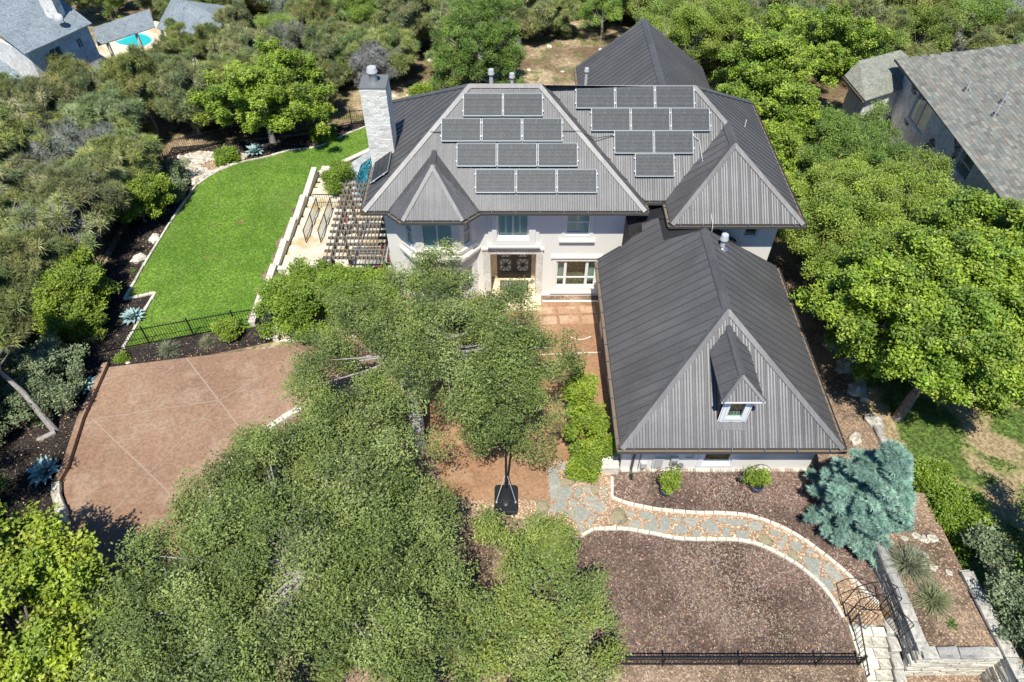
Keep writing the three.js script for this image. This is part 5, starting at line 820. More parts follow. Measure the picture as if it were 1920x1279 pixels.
// ------------------------------------------------------------------ neighbours
M.nbrstone = std({ map: stoneTex([220, 217, 209], [238, 235, 228], [196, 190, 180], 381), bumpMap: bumpCoarse, bumpScale: 0.02 });
{
  const n = thing('neighbour_house', 'stone house with grey brown shingle roof at the right edge', 'house');
  const ex = 24.3, s = 0.29, at = (x, z) => [x, 5 + s * (x - ex), z];
  const zA = -43.3, zBk = (x) => -43.3 + (x - ex) * 0.27;
  slabRoof(n, 'roof_deck', [[ex, 4.97, zA], [34, at(34, 0)[1] - 0.03, zBk(34)], [34, at(34, 0)[1] - 0.03, -18], [ex + 0.6, 4.97, -18]].map((p) => p), M.shingleBase = std({ color: lin(0.12, 0.12, 0.11) }));
  // shingles: tabs in courses, too many to be singled out
  const tab = new MB().box(0, 0, 0, 1, 1, 1).geo(), N = 9000, im = new THREE.InstancedMesh(tab, M.shingle = std({ color: 0xffffff, roughness: 1, bumpMap: bumpFine, bumpScale: 0.02 }), N), o = new THREE.Object3D(), c = new THREE.Color(); let k = 0; seed(91);
  const cols = [[0.24, 0.238, 0.2], [0.29, 0.285, 0.24], [0.2, 0.2, 0.175], [0.265, 0.235, 0.195], [0.23, 0.245, 0.215]];
  o.rotation.order = 'YXZ';
  for (let d = 0; d < 10.2 && k < N; d += 0.2) { const x = ex + d / Math.hypot(1, s); let z = zBk(x) + rr(0, 0.3); while (z < -18 && k < N) { const l = rr(0.25, 0.5); const p = at(x, z); o.position.set(p[0] - 0.02, p[1] + 0.012 + rr(0, 0.012), z + l / 2); o.rotation.set(0, 0, Math.atan(s) - 0.06); o.scale.set(0.26, 0.016, l - 0.008); o.updateMatrix(); im.setMatrixAt(k, o.matrix); const q = pick(cols), f = rr(0.8, 1.15); c.setRGB(q[0] * f, q[1] * f, q[2] * f); im.setColorAt(k++, c); z += l; } }
  im.count = k; im.name = 'shingles'; tag(im, null, null, null, 'stuff'); n.add(im);
  gutter(n, [ex, 5, zA], [ex + 0.3, 5, -24], [-1, 0, 0], 1.8);
  wall(n, [25.0, zA + 0.4], [25.25, -20], -2.5, 4.85, [[2.2, 4.4, 2.4, 4.4], [8.4, 9.9, 2.9, 4.3], [14.5, 16, 2.9, 4.3]], M.nbrstone, 0.3);
  const f = frameOf([25.0, zA + 0.4], [25.25, -20]); windowIn(n, f, [2.2, 4.4, 2.4, 4.4], { v: [[3.3, 0.06]] }); windowIn(n, f, [8.4, 9.9, 2.9, 4.3], { h: [3.6] }); windowIn(n, f, [14.5, 16, 2.9, 4.3], { h: [3.6] });
  { const m = new MB(); m.quad(V(25.0, -2.5, zA + 0.4), V(34, -2.5, zBk(34) + 0.4), V(34, 7.7, zBk(34) + 0.4), V(25.0, 4.9, zA + 0.4)); part(n, 'gable_wall', m.geo(), M.nbrstone); }
  // exposed brick patches between the smeared mortar
  seed(92); const bm = [M.stoneC, std({ map: stoneTex([96, 92, 86], [132, 126, 116], [70, 66, 62], 391) })];
  for (let r = 0; r < 34; r++) for (let c = 0; c < 64; c++) { const b = 0.7 + r * 0.115, a = 0.2 + c * 0.25 + (r % 2) * 0.125; if (b > 4.7 || a > 15.6 || fbm(a / 16, b / 16, 7, 3, 611, 0.6) < 0.57 || (a > 2 && a < 4.6 && b > 2.2) || (a > 8.2 && a < 10.1 && b > 2.7) || (a > 14.3 && b > 2.7)) continue; const g = part(n, 'brick', pick(stoneGeos), pick(bm)); g.scale.set(0.235, 0.1, 0.06); g.position.copy(V(a, b, 0.0).applyMatrix4(f.m)); g.rotation.y = -Math.PI / 2 + 0.01; }
  for (const [x, z, h] of [[26.22, -38.26, 0.55], [27.27, -36.37, 0.6], [26.52, -35.4, 0.6]]) { part(n, 'vent_pipe', new THREE.CylinderGeometry(0.05, 0.05, h, 8).translate(x, at(x, z)[1] + h / 2, z), M.pipe); part(n, 'vent_flashing', new THREE.CylinderGeometry(0.1, 0.24, 0.14, 10).translate(x, at(x, z)[1] + 0.05, z), M.gutter); }
  // lower hipped wing
  const lo = [[21.8, 3.4, -44.2], [22.1, 3.4, -41.0], [25.0, 3.4, -42.5], [25.6, 4.6, -44.4], [25.4, 4.6, -45.3], [22.6, 4.2, -44.6]];
  slabRoof(n, 'wing_roof', [lo[1], lo[2], lo[3], lo[4], lo[5], lo[0]], M.nbrShingle = std({ map: shingle([128, 130, 118], [156, 154, 138], [112, 118, 112], 255), roughness: 1, bumpMap: bumpFine, bumpScale: 0.03 }));
  part(n, 'wing_wall', new MB().prism([[22.3, -44], [22.4, -41.5], [25, -42.7], [25, -45]], 3.3, -2.5).geo(), M.nbrstone); gutter(n, lo[0], lo[1], [-1, 0, 0], 2);
}
{ // left neighbour: two roofs, stone wall, covered walk, pool
  const n = thing('neighbour_house', 'stone house with blue grey roofs at the top left corner', 'house');
  const A = [-30.5, 3.5, -51.75], B = [-33.2, 3.5, -47.0], up = [-5.6, 2.9, -3.2], add = (p, q, k = 1) => [p[0] + q[0] * k, p[1] + q[1] * k, p[2] + q[2] * k];
  slabRoof(n, 'roof', [A, add(A, up), add(B, up), B], M.shingleGrey); slabRoof(n, 'roof', [add(A, up), add(A, [-11, 0, -6.4]), add(B, [-11, 0, -6.4]), add(B, up)], M.shingleGrey);
  const wa = [-31.0, -51.85], wb = [-33.4, -47.6];
  wall(n, wb, wa, -3.5, 3.4, [[1.4, 2.4, 1.9, 2.9], [3.6, 4.1, 2.0, 2.8], [1.6, 2.5, -0.6, 0.5]], M.nbrstone, 0.3); const f = frameOf(wb, wa); for (const r of [[1.4, 2.4, 1.9, 2.9], [3.6, 4.1, 2.0, 2.8], [1.6, 2.5, -0.6, 0.5]]) windowIn(n, f, r, { v: [[(r[0] + r[1]) / 2, 0.04]] });
  wall(n, wa, [-36.5, -55.0], -3.5, 3.4, [], M.nbrstone, 0.3); wall(n, [-39, -50.8], wb, -3.5, 3.4, [], M.nbrstone, 0.3);
  slabRoof(n, 'lower_roof', [[-35.4, 0.6, -47.6], [-33.4, 0.5, -48.6], [-36.2, 2.0, -50.6], [-38.6, 2.0, -49.6]], M.shingleGrey); slabRoof(n, 'lower_roof', [[-35.4, 0.6, -47.6], [-38.6, 2.0, -49.6], [-40, 0.6, -48]], M.shingleGrey); part(n, 'lower_wall', new MB().prism([[-35.4, -48.0], [-33.8, -48.9], [-36, -51], [-39, -50]], 0.5, -3.5).geo(), M.nbrstone);
  part(n, 'chimney', new MB().box(-32.6, 5.2, -51.4, 0.9, 3.4, 0.9).geo(), M.whitewash); part(n, 'chimney_cap', new MB().box(-32.6, 6.95, -51.4, 1.05, 0.12, 1.05).geo(), M.caststone);
  { const d = sub(n, 'satellite_dish'); part(d, 'dish', new THREE.SphereGeometry(0.4, 14, 6, 0, 6.3, 0, 0.9).rotateX(0.9).translate(-31.9, 4.3, -50.6), M.pipe); part(d, 'mast', new MB().tube([V(-31.9, 3.9, -50.9), V(-31.9, 4.4, -50.7)], 0.03, 6).geo(), M.iron); }
  const c = thing('pool_cabana', 'grey roofed pool cabana with a covered walk at the top left', 'cabana');
  slabRoof(c, 'walk_roof', [[-32.85, 0.2, -55.2], [-29.43, 0.2, -58.55], [-30.3, 0.9, -60.4], [-33.6, 0.9, -56.8]], M.shingleGrey);
  slabRoof(c, 'hip_roof', [[-29.3, 0.2, -58.4], [-26.7, 0.2, -56.75], [-26.9, 1.9, -59.6], [-28.4, 1.5, -61.0]], M.shingleGrey); slabRoof(c, 'hip_roof', [[-26.7, 0.2, -56.75], [-22.8, 0.4, -58.6], [-26.9, 1.9, -59.6]], M.shingleGrey); slabRoof(c, 'hip_roof', [[-22.8, 0.4, -58.6], [-24.5, 0.2, -62.6], [-28.4, 1.5, -61.0], [-26.9, 1.9, -59.6]], M.shingleGrey);
  for (const [x, z] of [[-32.4, -55.9], [-30.7, -57.6], [-29.2, -58.9], [-27.0, -57.4]]) part(c, 'post', new MB().box(x, -1.3, z, 0.2, 3.0, 0.2).geo(), M.caststone); part(c, 'wall', new MB().prism([[-28.4, -59.0], [-26.5, -57.9], [-23.8, -59.0], [-25, -61.8], [-28, -60.8]], 0.2, -3).geo(), M.caststone);
  struct('pool_deck', new MB().prism([[-37.5, -60], [-33, -66], [-27, -63], [-28, -59], [-33, -55], [-36, -57]], -2.55, -3.2).geo(), M.patio, 'tan paved deck round the far pool');
  const p = thing('neighbour_pool', 'turquoise kidney shaped pool in the neighbouring yard', 'pool'), PP = smooth([[-35.08, -61.64], [-34.6, -62.51], [-33.82, -63.46], [-32.77, -63.21], [-31.65, -61.81], [-31.9, -60.68], [-33.85, -60.7]], 4, true).slice(0, -1);
  part(p, 'water', new MB().prism(PP, -2.5, -2.6).geo(), std({ color: lin(0.03, 0.5, 0.52), roughness: 0.12 })); part(p, 'coping', new MB().tube([...PP, PP[0]].map(([x, z]) => V(x, -2.5, z)), 0.16, 6).geo(), M.limestone);
}
// ------------------------------------------------------------------ plants
const rdir = () => { const y = rr(-1, 1), a = rr(0, 6.2832), r = Math.sqrt(1 - y * y); return V(Math.cos(a) * r, y, Math.sin(a) * r); };
function leafClump(n, R, L, W, up, sd, flat = 1) {
  seed(sd); const m = new MB();
  for (let i = 0; i < n; i++) {
    const c = rdir().multiplyScalar(R * Math.cbrt(rnd())); c.y *= flat;
    const nrm = rdir().add(V(0, up, 0)).normalize(), d = rdir(); d.addScaledVector(nrm, -d.dot(nrm)).normalize(); const s = nrm.clone().cross(d).multiplyScalar(W / 2 * rr(0.8, 1.2)), l = L * rr(0.7, 1.25);
    const mid = c.clone().addScaledVector(d, l * 0.45).addScaledVector(nrm, -0.12 * W), tip = c.clone().addScaledVector(d, l).addScaledVector(nrm, -0.1 * l);
    m.tri(c, mid.clone().add(s).addScaledVector(nrm, 0.2 * W), tip); m.tri(c, tip, mid.clone().sub(s).addScaledVector(nrm, 0.2 * W));
  }
  return m.geo();
}
function needleClump(n, R, L, W, sd) { // short feathery sprays pointing outward
  seed(sd); const m = new MB();
  for (let i = 0; i < n; i++) { const d = rdir().add(V(0, 0.35, 0)).normalize(), c = d.clone().multiplyScalar(R * rr(0.1, 0.7)), s = d.clone().cross(rdir()).normalize().multiplyScalar(W / 2), t = c.clone().addScaledVector(d, L * rr(0.6, 1.2)); m.tri(c.clone().add(s), t, c.clone().sub(s)); const s2 = d.clone().cross(s).normalize().multiplyScalar(W / 2); m.tri(c.clone().add(s2), t, c.clone().sub(s2)); }
  return m.geo();
}
function twigClump(n, R, sd) { seed(sd); const m = new MB(); for (let i = 0; i < n; i++) { const c = rdir().multiplyScalar(R * 0.3 * rnd()), d = rdir().add(V(0, 0.3, 0)).normalize(), e = c.clone().addScaledVector(d, R * rr(0.5, 1.2)); const mid = c.clone().lerp(e, 0.5).add(rdir().multiplyScalar(R * 0.1)); m.tube([c, mid, e], [0.016, 0.011, 0.004], 3); } return m.geo(); }
const leafMat = (o = {}) => new THREE.MeshPhysicalMaterial({ color: 0xffffff, roughness: 0.5, transmission: 0.24, thickness: 0, side: THREE.DoubleSide, ...o });
M.leaf = leafMat(); M.leafGloss = leafMat({ roughness: 0.5, transmission: 0.18 }); M.needle = leafMat({ roughness: 0.7, transmission: 0.12 }); M.twig = std({ color: lin(0.33, 0.31, 0.29), roughness: 1 });
const SP = {
  oak: { geo: leafClump(22, 0.27, 0.092, 0.05, 1.7, 101), mat: M.leafGloss, cols: [[0.18, 0.238, 0.045], [0.215, 0.275, 0.058], [0.25, 0.3, 0.085], [0.14, 0.19, 0.038], [0.11, 0.15, 0.034]], bough: 0.66, cpb: 30, dens: 0.84, bark: 'greybark' },
  oakYellow: { geo: leafClump(22, 0.27, 0.095, 0.05, 1.6, 102), mat: M.leafGloss, cols: [[0.222, 0.284, 0.046], [0.269, 0.321, 0.055], [0.182, 0.241, 0.052], [0.293, 0.321, 0.098]], bough: 0.62, cpb: 30, dens: 0.8, bark: 'greybark' },
  lime: { geo: leafClump(15, 0.25, 0.15, 0.09, 1.8, 103), mat: M.leaf, cols: [[0.281, 0.368, 0.02], [0.339, 0.416, 0.026], [0.222, 0.31, 0.023], [0.368, 0.416, 0.043]], bough: 0.55, cpb: 22, dens: 0.85, bark: 'bark' },
  green: { geo: leafClump(15, 0.25, 0.14, 0.082, 1.8, 104), mat: M.leaf, cols: [[0.221, 0.329, 0.021], [0.276, 0.385, 0.028], [0.171, 0.27, 0.021], [0.32, 0.407, 0.041]], bough: 0.46, cpb: 24, dens: 0.72, bark: 'bark' },
  fine: { geo: leafClump(20, 0.25, 0.1, 0.052, 1.6, 105), mat: M.leaf, cols: [[0.242, 0.337, 0.033], [0.29, 0.377, 0.04], [0.2, 0.286, 0.033], [0.315, 0.39, 0.058]], bough: 0.5, cpb: 28, dens: 0.75, bark: 'greybark' },
  deep: { geo: leafClump(18, 0.24, 0.1, 0.055, 1.6, 106), mat: M.leafGloss, cols: [[0.139, 0.234, 0.028], [0.194, 0.284, 0.037], [0.116, 0.198, 0.03]], bough: 0.5, cpb: 28, dens: 0.85, bark: 'bark' },
  cedar: { geo: needleClump(30, 0.18, 0.26, 0.036, 107), mat: M.needle, cols: [[0.324, 0.362, 0.101], [0.377, 0.403, 0.113], [0.255, 0.31, 0.101], [0.427, 0.42, 0.156]], bough: 0.45, cpb: 22, dens: 0.9, bark: 'greybark' },
  grey: { geo: needleClump(26, 0.18, 0.26, 0.034, 108), mat: M.needle, cols: [[0.335, 0.364, 0.233], [0.408, 0.422, 0.291], [0.277, 0.314, 0.189]], bough: 0.42, cpb: 16, dens: 0.85, bark: 'greybark' },
  sage: { geo: leafClump(14, 0.2, 0.12, 0.06, 1.2, 109), mat: M.leaf, cols: [[0.24, 0.294, 0.144], [0.288, 0.348, 0.186], [0.204, 0.258, 0.126]], bough: 0.4, cpb: 24, dens: 1.4, bark: 'bark' },
  bushLime: { geo: leafClump(15, 0.22, 0.11, 0.062, 1.6, 110), mat: M.leaf, cols: [[0.239, 0.331, 0.022], [0.283, 0.368, 0.029], [0.196, 0.285, 0.022]], bough: 0.36, cpb: 22, dens: 1.35, bark: 'bark' },
  bushGreen: { geo: leafClump(15, 0.22, 0.11, 0.062, 1.6, 111), mat: M.leaf, cols: [[0.17, 0.27, 0.018], [0.205, 0.31, 0.022], [0.24, 0.34, 0.026]], bough: 0.38, cpb: 24, dens: 1.5, bark: 'bark' },
  blue: { geo: needleClump(30, 0.16, 0.2, 0.035, 112), mat: M.needle, cols: [[0.269, 0.43, 0.344], [0.328, 0.505, 0.405], [0.228, 0.376, 0.3], [0.377, 0.538, 0.43]], bough: 0.5, cpb: 26, dens: 1, bark: 'bark' },
};
const TWIG = twigClump(16, 0.6, 120);
function fillCrown(parent, name, sp, boughs, scale = 1, cpbMul = 1) {
  const per = Math.max(3, Math.round(sp.cpb * cpbMul)), n = boughs.length * per, im = new THREE.InstancedMesh(sp.geo, sp.mat, n), o = new THREE.Object3D(), c = new THREE.Color(); let k = 0;
  for (const b of boughs) {
    const f1 = rr(0.84, 1.14), base = pick(sp.cols), base2 = pick(sp.cols);
    for (let i = 0; i < per; i++) {
      const d = rdir().multiplyScalar(b.r * Math.pow(rnd(), 0.42)); d.y *= b.flat ?? 0.6;
      o.position.set(b.p.x + d.x, b.p.y + d.y, b.p.z + d.z); o.rotation.set(rr(-0.5, 0.5), rr(0, 6.28), rr(-0.5, 0.5)); o.scale.setScalar(scale * rr(0.75, 1.25)); o.updateMatrix(); im.setMatrixAt(k, o.matrix);
      const q = rnd() < 0.7 ? base : base2, f = f1 * rr(0.68, 1.32); c.setRGB(q[0] * f, q[1] * f, q[2] * f); im.setColorAt(k++, c);
    }
  }
  im.count = k; im.name = name; im.userData.kind = 'stuff'; im.castShadow = im.receiveShadow = true; parent.add(im); return im;
}
// lobes: ellipsoids [x,y,z,rx,ry,rz] relative to the foot of the tree
function growTree(g, sp, lobes, o = {}) {
  const boughs = [], bs = (o.bough || 1) * sp.bough;
  for (const [x, y, z, rx, ry, rz] of lobes) {
    const ra = (rx + ry + rz) / 3, n = Math.max(5, Math.round(sp.dens * (o.dens || 1) * 9 * ra * ra / (bs * bs) * 0.42));
    for (let i = 0; i < n; i++) { const d = rdir(); if (d.y < -0.45 && rnd() < 0.75) d.y = -d.y; const rag = 0.68 + 0.62 * vnoise(40 + d.x * 2.6 + x * 1.3, 40 + d.z * 2.6 + d.y * 1.9 + z * 1.3, 256, 5); const f = (rnd() < 0.72 ? rr(0.82, 1.08) : rr(0.35, 0.82)) * rag; boughs.push({ p: V(x + d.x * rx * f, y + d.y * ry * f, z + d.z * rz * f), r: bs * rr(0.7, 1.3) }); }
  }
  const L0 = lobes[0], bark = M[o.bark || sp.bark], tr = o.trunk || 0.2, fork = V(L0[0] * 0.5, Math.max(0.4, L0[1] - L0[4] * 0.9), L0[2] * 0.5);
  const tp = o.path || [V(0, -0.15, 0), V(fork.x * 0.3 + rr(-0.1, 0.1), fork.y * 0.5, fork.z * 0.3 + rr(-0.1, 0.1)), fork, V(L0[0], L0[1], L0[2])];
  part(g, o.stem || 'trunk', new MB().tube(tp, tp.map((_, i) => tr * (1.25 - 0.8 * i / (tp.length - 1))), 9).geo(), bark);
  const m = new MB(), step = o.limbStep || 3;
  for (let i = 0; i < boughs.length; i += step) { const b = boughs[i].p, s = tp[tp.length - 2].clone().lerp(tp[tp.length - 1], rnd() * 0.8), mid = s.clone().lerp(b, 0.5).add(V(rr(-0.3, 0.3), rr(-0.35, 0.05), rr(-0.3, 0.3))); m.tube([s, mid, s.clone().lerp(b, 0.92).add(V(0, -0.1, 0))], [tr * 0.34, tr * 0.16, 0.012], 5); }
  part(g, 'limbs', m.geo(), bark);
  if (o.dead) { const im = new THREE.InstancedMesh(TWIG, M.twig, o.dead), q = new THREE.Object3D(); for (let i = 0; i < o.dead; i++) { const b = pick(boughs).p, L = lobes[0]; q.position.set(lerp(L[0], b.x, rr(0.6, 1.05)), lerp(L[1], b.y, rr(0.7, 1.08)), lerp(L[2], b.z, rr(0.6, 1.05))); q.rotation.set(rr(-1, 1), rr(0, 6), rr(-1, 1)); q.scale.setScalar(rr(0.7, 1.3)); q.updateMatrix(); im.setMatrixAt(i, q.matrix); } im.name = 'dead_branches'; im.userData.kind = 'stuff'; g.add(im); }
  fillCrown(g, o.crown || 'crown', sp, boughs, o.leaf || 1, o.cpb || 1);
  return g;
}
const tree = (label, sp, x, z, lobes, o = {}) => growTree(thing(o.name || 'tree', label, o.cat || 'tree', o.group, [x, T(z) + (o.dy || 0), z]), sp, lobes, o);
const shrub = (label, sp, x, z, lobes, o = {}) => tree(label, sp, x, z, lobes, { name: 'shrub', cat: 'shrub', trunk: 0.05, stem: 'stem', crown: 'foliage', limbStep: 6, ...o });

seed(207);
tree('large live oak with grey limbs in front of the entrance', SP.oak, -3.6, -17.2, [[1.2, 4.0, -0.8, 3.9, 1.7, 3.4], [-1.6, 3.7, -3.4, 2.9, 1.5, 2.4], [3.2, 3.6, 0.6, 2.4, 1.4, 2.0], [4.2, 3.2, -1.4, 1.7, 1.2, 1.7], [-2.9, 3.2, -0.4, 2.4, 1.4, 2.6], [0.4, 3.2, -6.6, 1.1, 1.2, 1.3], [2.6, 3.4, -4.4, 2.0, 1.2, 1.5]], { name: 'live_oak', trunk: 0.3, path: [V(-0.2, -0.2, 0.6), V(-0.3, 1.2, 0.3), V(-0.5, 2.4, -0.9), V(0.2, 3.6, -1.6), V(0.9, 4.2, -2.4)] });
tree('huge live oak filling the bottom centre of the picture', SP.oak, -6.6, -10.4, [[0.4, 4.0, 0.9, 3.4, 1.7, 2.9], [-2.6, 3.3, 0.9, 2.5, 1.4, 2.3], [2.0, 3.3, -1.7, 2.2, 1.4, 2.0], [2.6, 3.7, 1.9, 2.2, 1.5, 2.2], [-1.4, 3.8, 3.6, 3.0, 1.6, 2.2], [-0.4, 3.0, -2.4, 2.6, 1.2, 1.6], [0.8, 2.8, -4.0, 2.2, 1.0, 1.3], [-2.8, 3.0, -0.9, 1.9, 1.2, 1.5], [-1.8, 2.8, -3.4, 1.9, 1.1, 1.5], [0.2, 2.7, -5.0, 1.7, 1.0, 1.2], [3.9, 3.0, 2.8, 1.7, 1.2, 2.2], [-3.9, 2.8, 2.6, 1.9, 1.3, 2.0]], { name: 'live_oak', trunk: 0.34 });
tree('smaller yellow green live oak beside the large mulch bed', SP.oakYellow, -0.1, -10.0, [[0.5, 2.7, 0.9, 2.0, 1.4, 1.8], [0.3, 1.7, -1.2, 1.9, 0.9, 0.8], [1.2, 2.3, 2.7, 1.7, 1.3, 1.5], [-1.1, 2.2, 1.6, 1.3, 1.1, 1.6]], { name: 'live_oak', trunk: 0.2 });
tree('vivid lime green broadleaf tree in the bottom left corner', SP.lime, -14.9, -7.8, [[0.4, 2.7, 0.0, 2.5, 1.8, 2.3], [-1.7, 2.5, -2.1, 2.0, 1.5, 1.6], [2.2, 2.2, 1.0, 1.9, 1.5, 1.8], [-1.6, 2.4, 1.6, 2.3, 1.6, 1.8], [2.5, 1.2, -1.3, 1.1, 0.9, 1.0], [0.2, 2.2, -2.0, 1.6, 1.2, 1.3], [1.2, 2.6, 2.4, 2.0, 1.5, 1.6]], { trunk: 0.18 });
shrub('bright green bushy shrub beside the white drive steps', SP.bushGreen, -9.8, -24.9, [[-0.3, 1.5, 0.2, 1.9, 1.3, 1.6], [1.6, 1.6, -0.4, 1.7, 1.2, 1.2], [-0.8, 1.3, -1.5, 0.8, 0.9, 0.7], [0.6, 1.4, -1.6, 0.9, 0.9, 0.6], [2.7, 1.4, -0.6, 1.3, 1.1, 1.0]]);
shrub('tall yellow green shrub against the garage gutter', SP.bushLime, 2.75, -17.6, [[0.2, 1.4, -0.5, 0.75, 0.9, 0.95], [0.3, 1.5, 0.9, 0.9, 0.8, 0.75], [0.1, 1.2, -1.7, 0.5, 0.7, 0.6], [0.9, 1.1, 1.6, 0.6, 0.7, 0.6]], { dens: 0.46, limbStep: 3 });
shrub('low bright green juniper mound by the white limestone block', SP.bushLime, 3.0, -15.5, [[-0.1, 0.35, 0, 0.72, 0.35, 0.5], [0.1, 0.4, -0.6, 0.6, 0.4, 0.4]], { bough: 0.7 });
// broadleaf trees right of the garage
tree('tall bright green broadleaf tree right of the garage, nearest the camera', SP.green, 16.9, -18.4, [[0.6, 4.9, -0.6, 3.2, 2.2, 2.8], [-1.7, 4.3, -1.6, 2.5, 2.0, 2.5], [2.9, 4.6, -1.8, 2.6, 2.1, 2.5], [1.6, 4.2, 0.9, 2.2, 1.6, 1.6], [-0.6, 4.8, -3.6, 2.4, 1.9, 2.0], [-1.9, 3.6, -3.8, 1.7, 1.6, 1.8]], { trunk: 0.2 });
tree('bright green broadleaf tree at the right edge below the shingle roof', SP.green, 21.2, -22.4, [[0.4, 5.0, -0.6, 3.0, 2.1, 2.8], [-1.8, 4.8, 0.2, 2.4, 1.9, 2.4], [0.6, 4.6, -3.2, 2.6, 1.9, 2.0], [1.4, 4.6, 2.4, 2.4, 1.9, 2.2]], { trunk: 0.2 });
tree('olive green fine leaved tree between the two houses', SP.fine, 17.2, -26.8, [[-2.0, 3.6, -1.6, 1.8, 1.6, 1.9], [0, 4.3, -0.8, 2.8, 1.9, 2.5], [-1.6, 3.5, 0.8, 2.0, 1.7, 2.0], [2.0, 4.0, 0.6, 2.3, 1.8, 2.1], [0.4, 4.4, 1.6, 2.0, 1.5, 1.6]], { trunk: 0.2 });
tree('dense dark green tree between the houses, beyond the olive one', SP.deep, 19.6, -36.0, [[0, 3.6, -0.4, 2.6, 1.8, 2.2], [1.6, 3.4, 1.6, 2.3, 1.7, 2.0], [-1.6, 3.2, 1.8, 1.9, 1.6, 1.9], [-0.6, 3.4, -2.8, 2.0, 1.6, 1.7], [1.8, 3.4, -2.2, 1.7, 1.5, 1.6]], { trunk: 0.2 });
tree('yellow green tree close to the right roof edge of the house', SP.green, 15.2, -36.6, [[0, 3.6, 0, 1.7, 2.0, 2.2], [0.1, 3.0, 3.0, 1.4, 1.7, 1.8], [0.6, 4.8, -2.4, 2.0, 1.9, 1.9]], { trunk: 0.18 });
tree('tall yellow green tree behind the right end of the house', SP.green, 15.8, -42.6, [[0, 6.0, 0, 2.7, 2.4, 2.3], [-1.4, 5.0, 1.4, 1.8, 1.9, 1.7], [1.8, 5.4, -1.6, 2.2, 2.0, 2.0]], { trunk: 0.2 });
tree('broad bright green tree at the top right beyond the low wing', SP.green, 20.6, -47.2, [[0, 6.2, 0, 3.0, 2.4, 2.6], [-2.2, 5.6, -1.6, 2.2, 2.0, 2.0], [2.4, 5.8, -0.6, 2.2, 2.0, 2.0]], { trunk: 0.24 });
tree('finer leaved green tree above the rear pyramid roof', SP.fine, 13.4, -51.0, [[0, 5.0, 0, 2.6, 2.2, 2.4], [2.2, 5.4, -1.5, 2.2, 2.0, 2.0], [-2.0, 4.4, -1.6, 2.0, 1.8, 2.0]], { trunk: 0.22 });
shrub('rounded clipped bright green bush right of the blue spruce', SP.bushGreen, 16.75, -13.1, [[0, 0.6, 0, 0.95, 0.65, 0.95], [0.2, 0.55, 0.7, 0.75, 0.55, 0.6], [-0.5, 0.6, -1.5, 0.55, 0.55, 0.5]], { bough: 0.7, dens: 1.5, dy: 0.1 });
tree('leafy green tree reaching in at the right edge below the yard', SP.deep, 19.2, -11.0, [[0, 2.8, 0, 1.9, 1.5, 1.8], [-1.5, 2.2, 1.2, 1.0, 0.9, 0.9]], { trunk: 0.14, dy: 0.7 });
shrub('dusty green bush on the terrace above the corner wall', SP.sage, 16.9, -9.4, [[-0.2, 0.7, 0, 0.8, 0.65, 1.1], [0.1, 0.6, 1.5, 0.8, 0.6, 0.8], [-0.3, 0.5, -1.6, 0.6, 0.5, 0.7]], { dy: 0.6 });
shrub('low green bush at the right edge above the corner wall', SP.bushGreen, 17.2, -7.6, [[0, 0.5, 0, 0.7, 0.5, 0.8]], { dy: 0.9 });
tree('olive tree filling the gap under the right hand eave', SP.fine, 21.0, -30.8, [[0, 4.2, 0, 2.5, 1.9, 2.3], [-2.2, 3.8, 0.4, 2.0, 1.7, 2.0], [1.0, 4.0, 2.2, 2.0, 1.6, 1.8], [-3.0, 3.4, -1.8, 1.7, 1.5, 1.7]], { trunk: 0.18 });
// left of the lawn
tree('round yellow green oak beside the drive corner and the iron fence', SP.bushLime, -22.0, -25.6, [[0.2, 1.6, 0.2, 1.7, 1.4, 1.6], [0.6, 1.3, 1.7, 1.3, 1.1, 0.9], [-0.6, 1.6, -1.3, 1.3, 1.2, 1.0]], { trunk: 0.1 });
tree('small yellow green tree by the far left curve of the lawn', SP.bushLime, -22.2, -34.4, [[0, 1.6, 0.2, 1.45, 1.2, 1.2], [0.5, 1.4, -1.0, 1.1, 1.0, 0.9]], { trunk: 0.09 });
shrub('grey green sage bush between the small yellow tree and river stones', SP.sage, -22.2, -38.6, [[0, 0.8, 0, 1.3, 0.8, 1.1], [0.8, 0.7, 1.4, 0.9, 0.7, 0.9]]);
tree('broad bright green oak at the far left corner of the lawn', SP.green, -17.2, -45.0, [[0, 3.6, 0.2, 3.2, 1.9, 2.8], [2.6, 2.9, 1.2, 2.3, 1.6, 1.9], [-2.4, 3.0, -0.6, 2.0, 1.6, 2.0], [0.6, 4.0, -2.6, 2.4, 1.7, 1.8]], { trunk: 0.2, bark: 'greybark' });
shrub('small low green shrub on the mulch at the top edge of the lawn', SP.bushGreen, -13.6, -45.4, [[0, 0.4, 0, 0.7, 0.4, 0.5]], { bough: 0.7 }); shrub('small bright green shrub in the dark bed of the river stones', SP.bushGreen, -19.5, -42.0, [[0, 0.4, 0, 0.65, 0.4, 0.5]], { bough: 0.7 });
shrub('large grey green bush at the corner of the drive', SP.sage, -20.9, -20.4, [[0, 1.0, 0, 1.6, 1.0, 1.5], [0.5, 0.9, 1.6, 1.2, 0.9, 0.9]]); shrub('grey green shrub at the left picture edge beside the mulch', SP.sage, -22.6, -17.0, [[0, 0.8, 0, 1.3, 0.8, 1.2], [-0.6, 0.8, 1.2, 1.0, 0.8, 0.8]]); shrub('small dark green shrub near the agave at the left edge', SP.deep, -20.9, -14.4, [[0, 0.5, 0, 0.7, 0.5, 0.7]]);
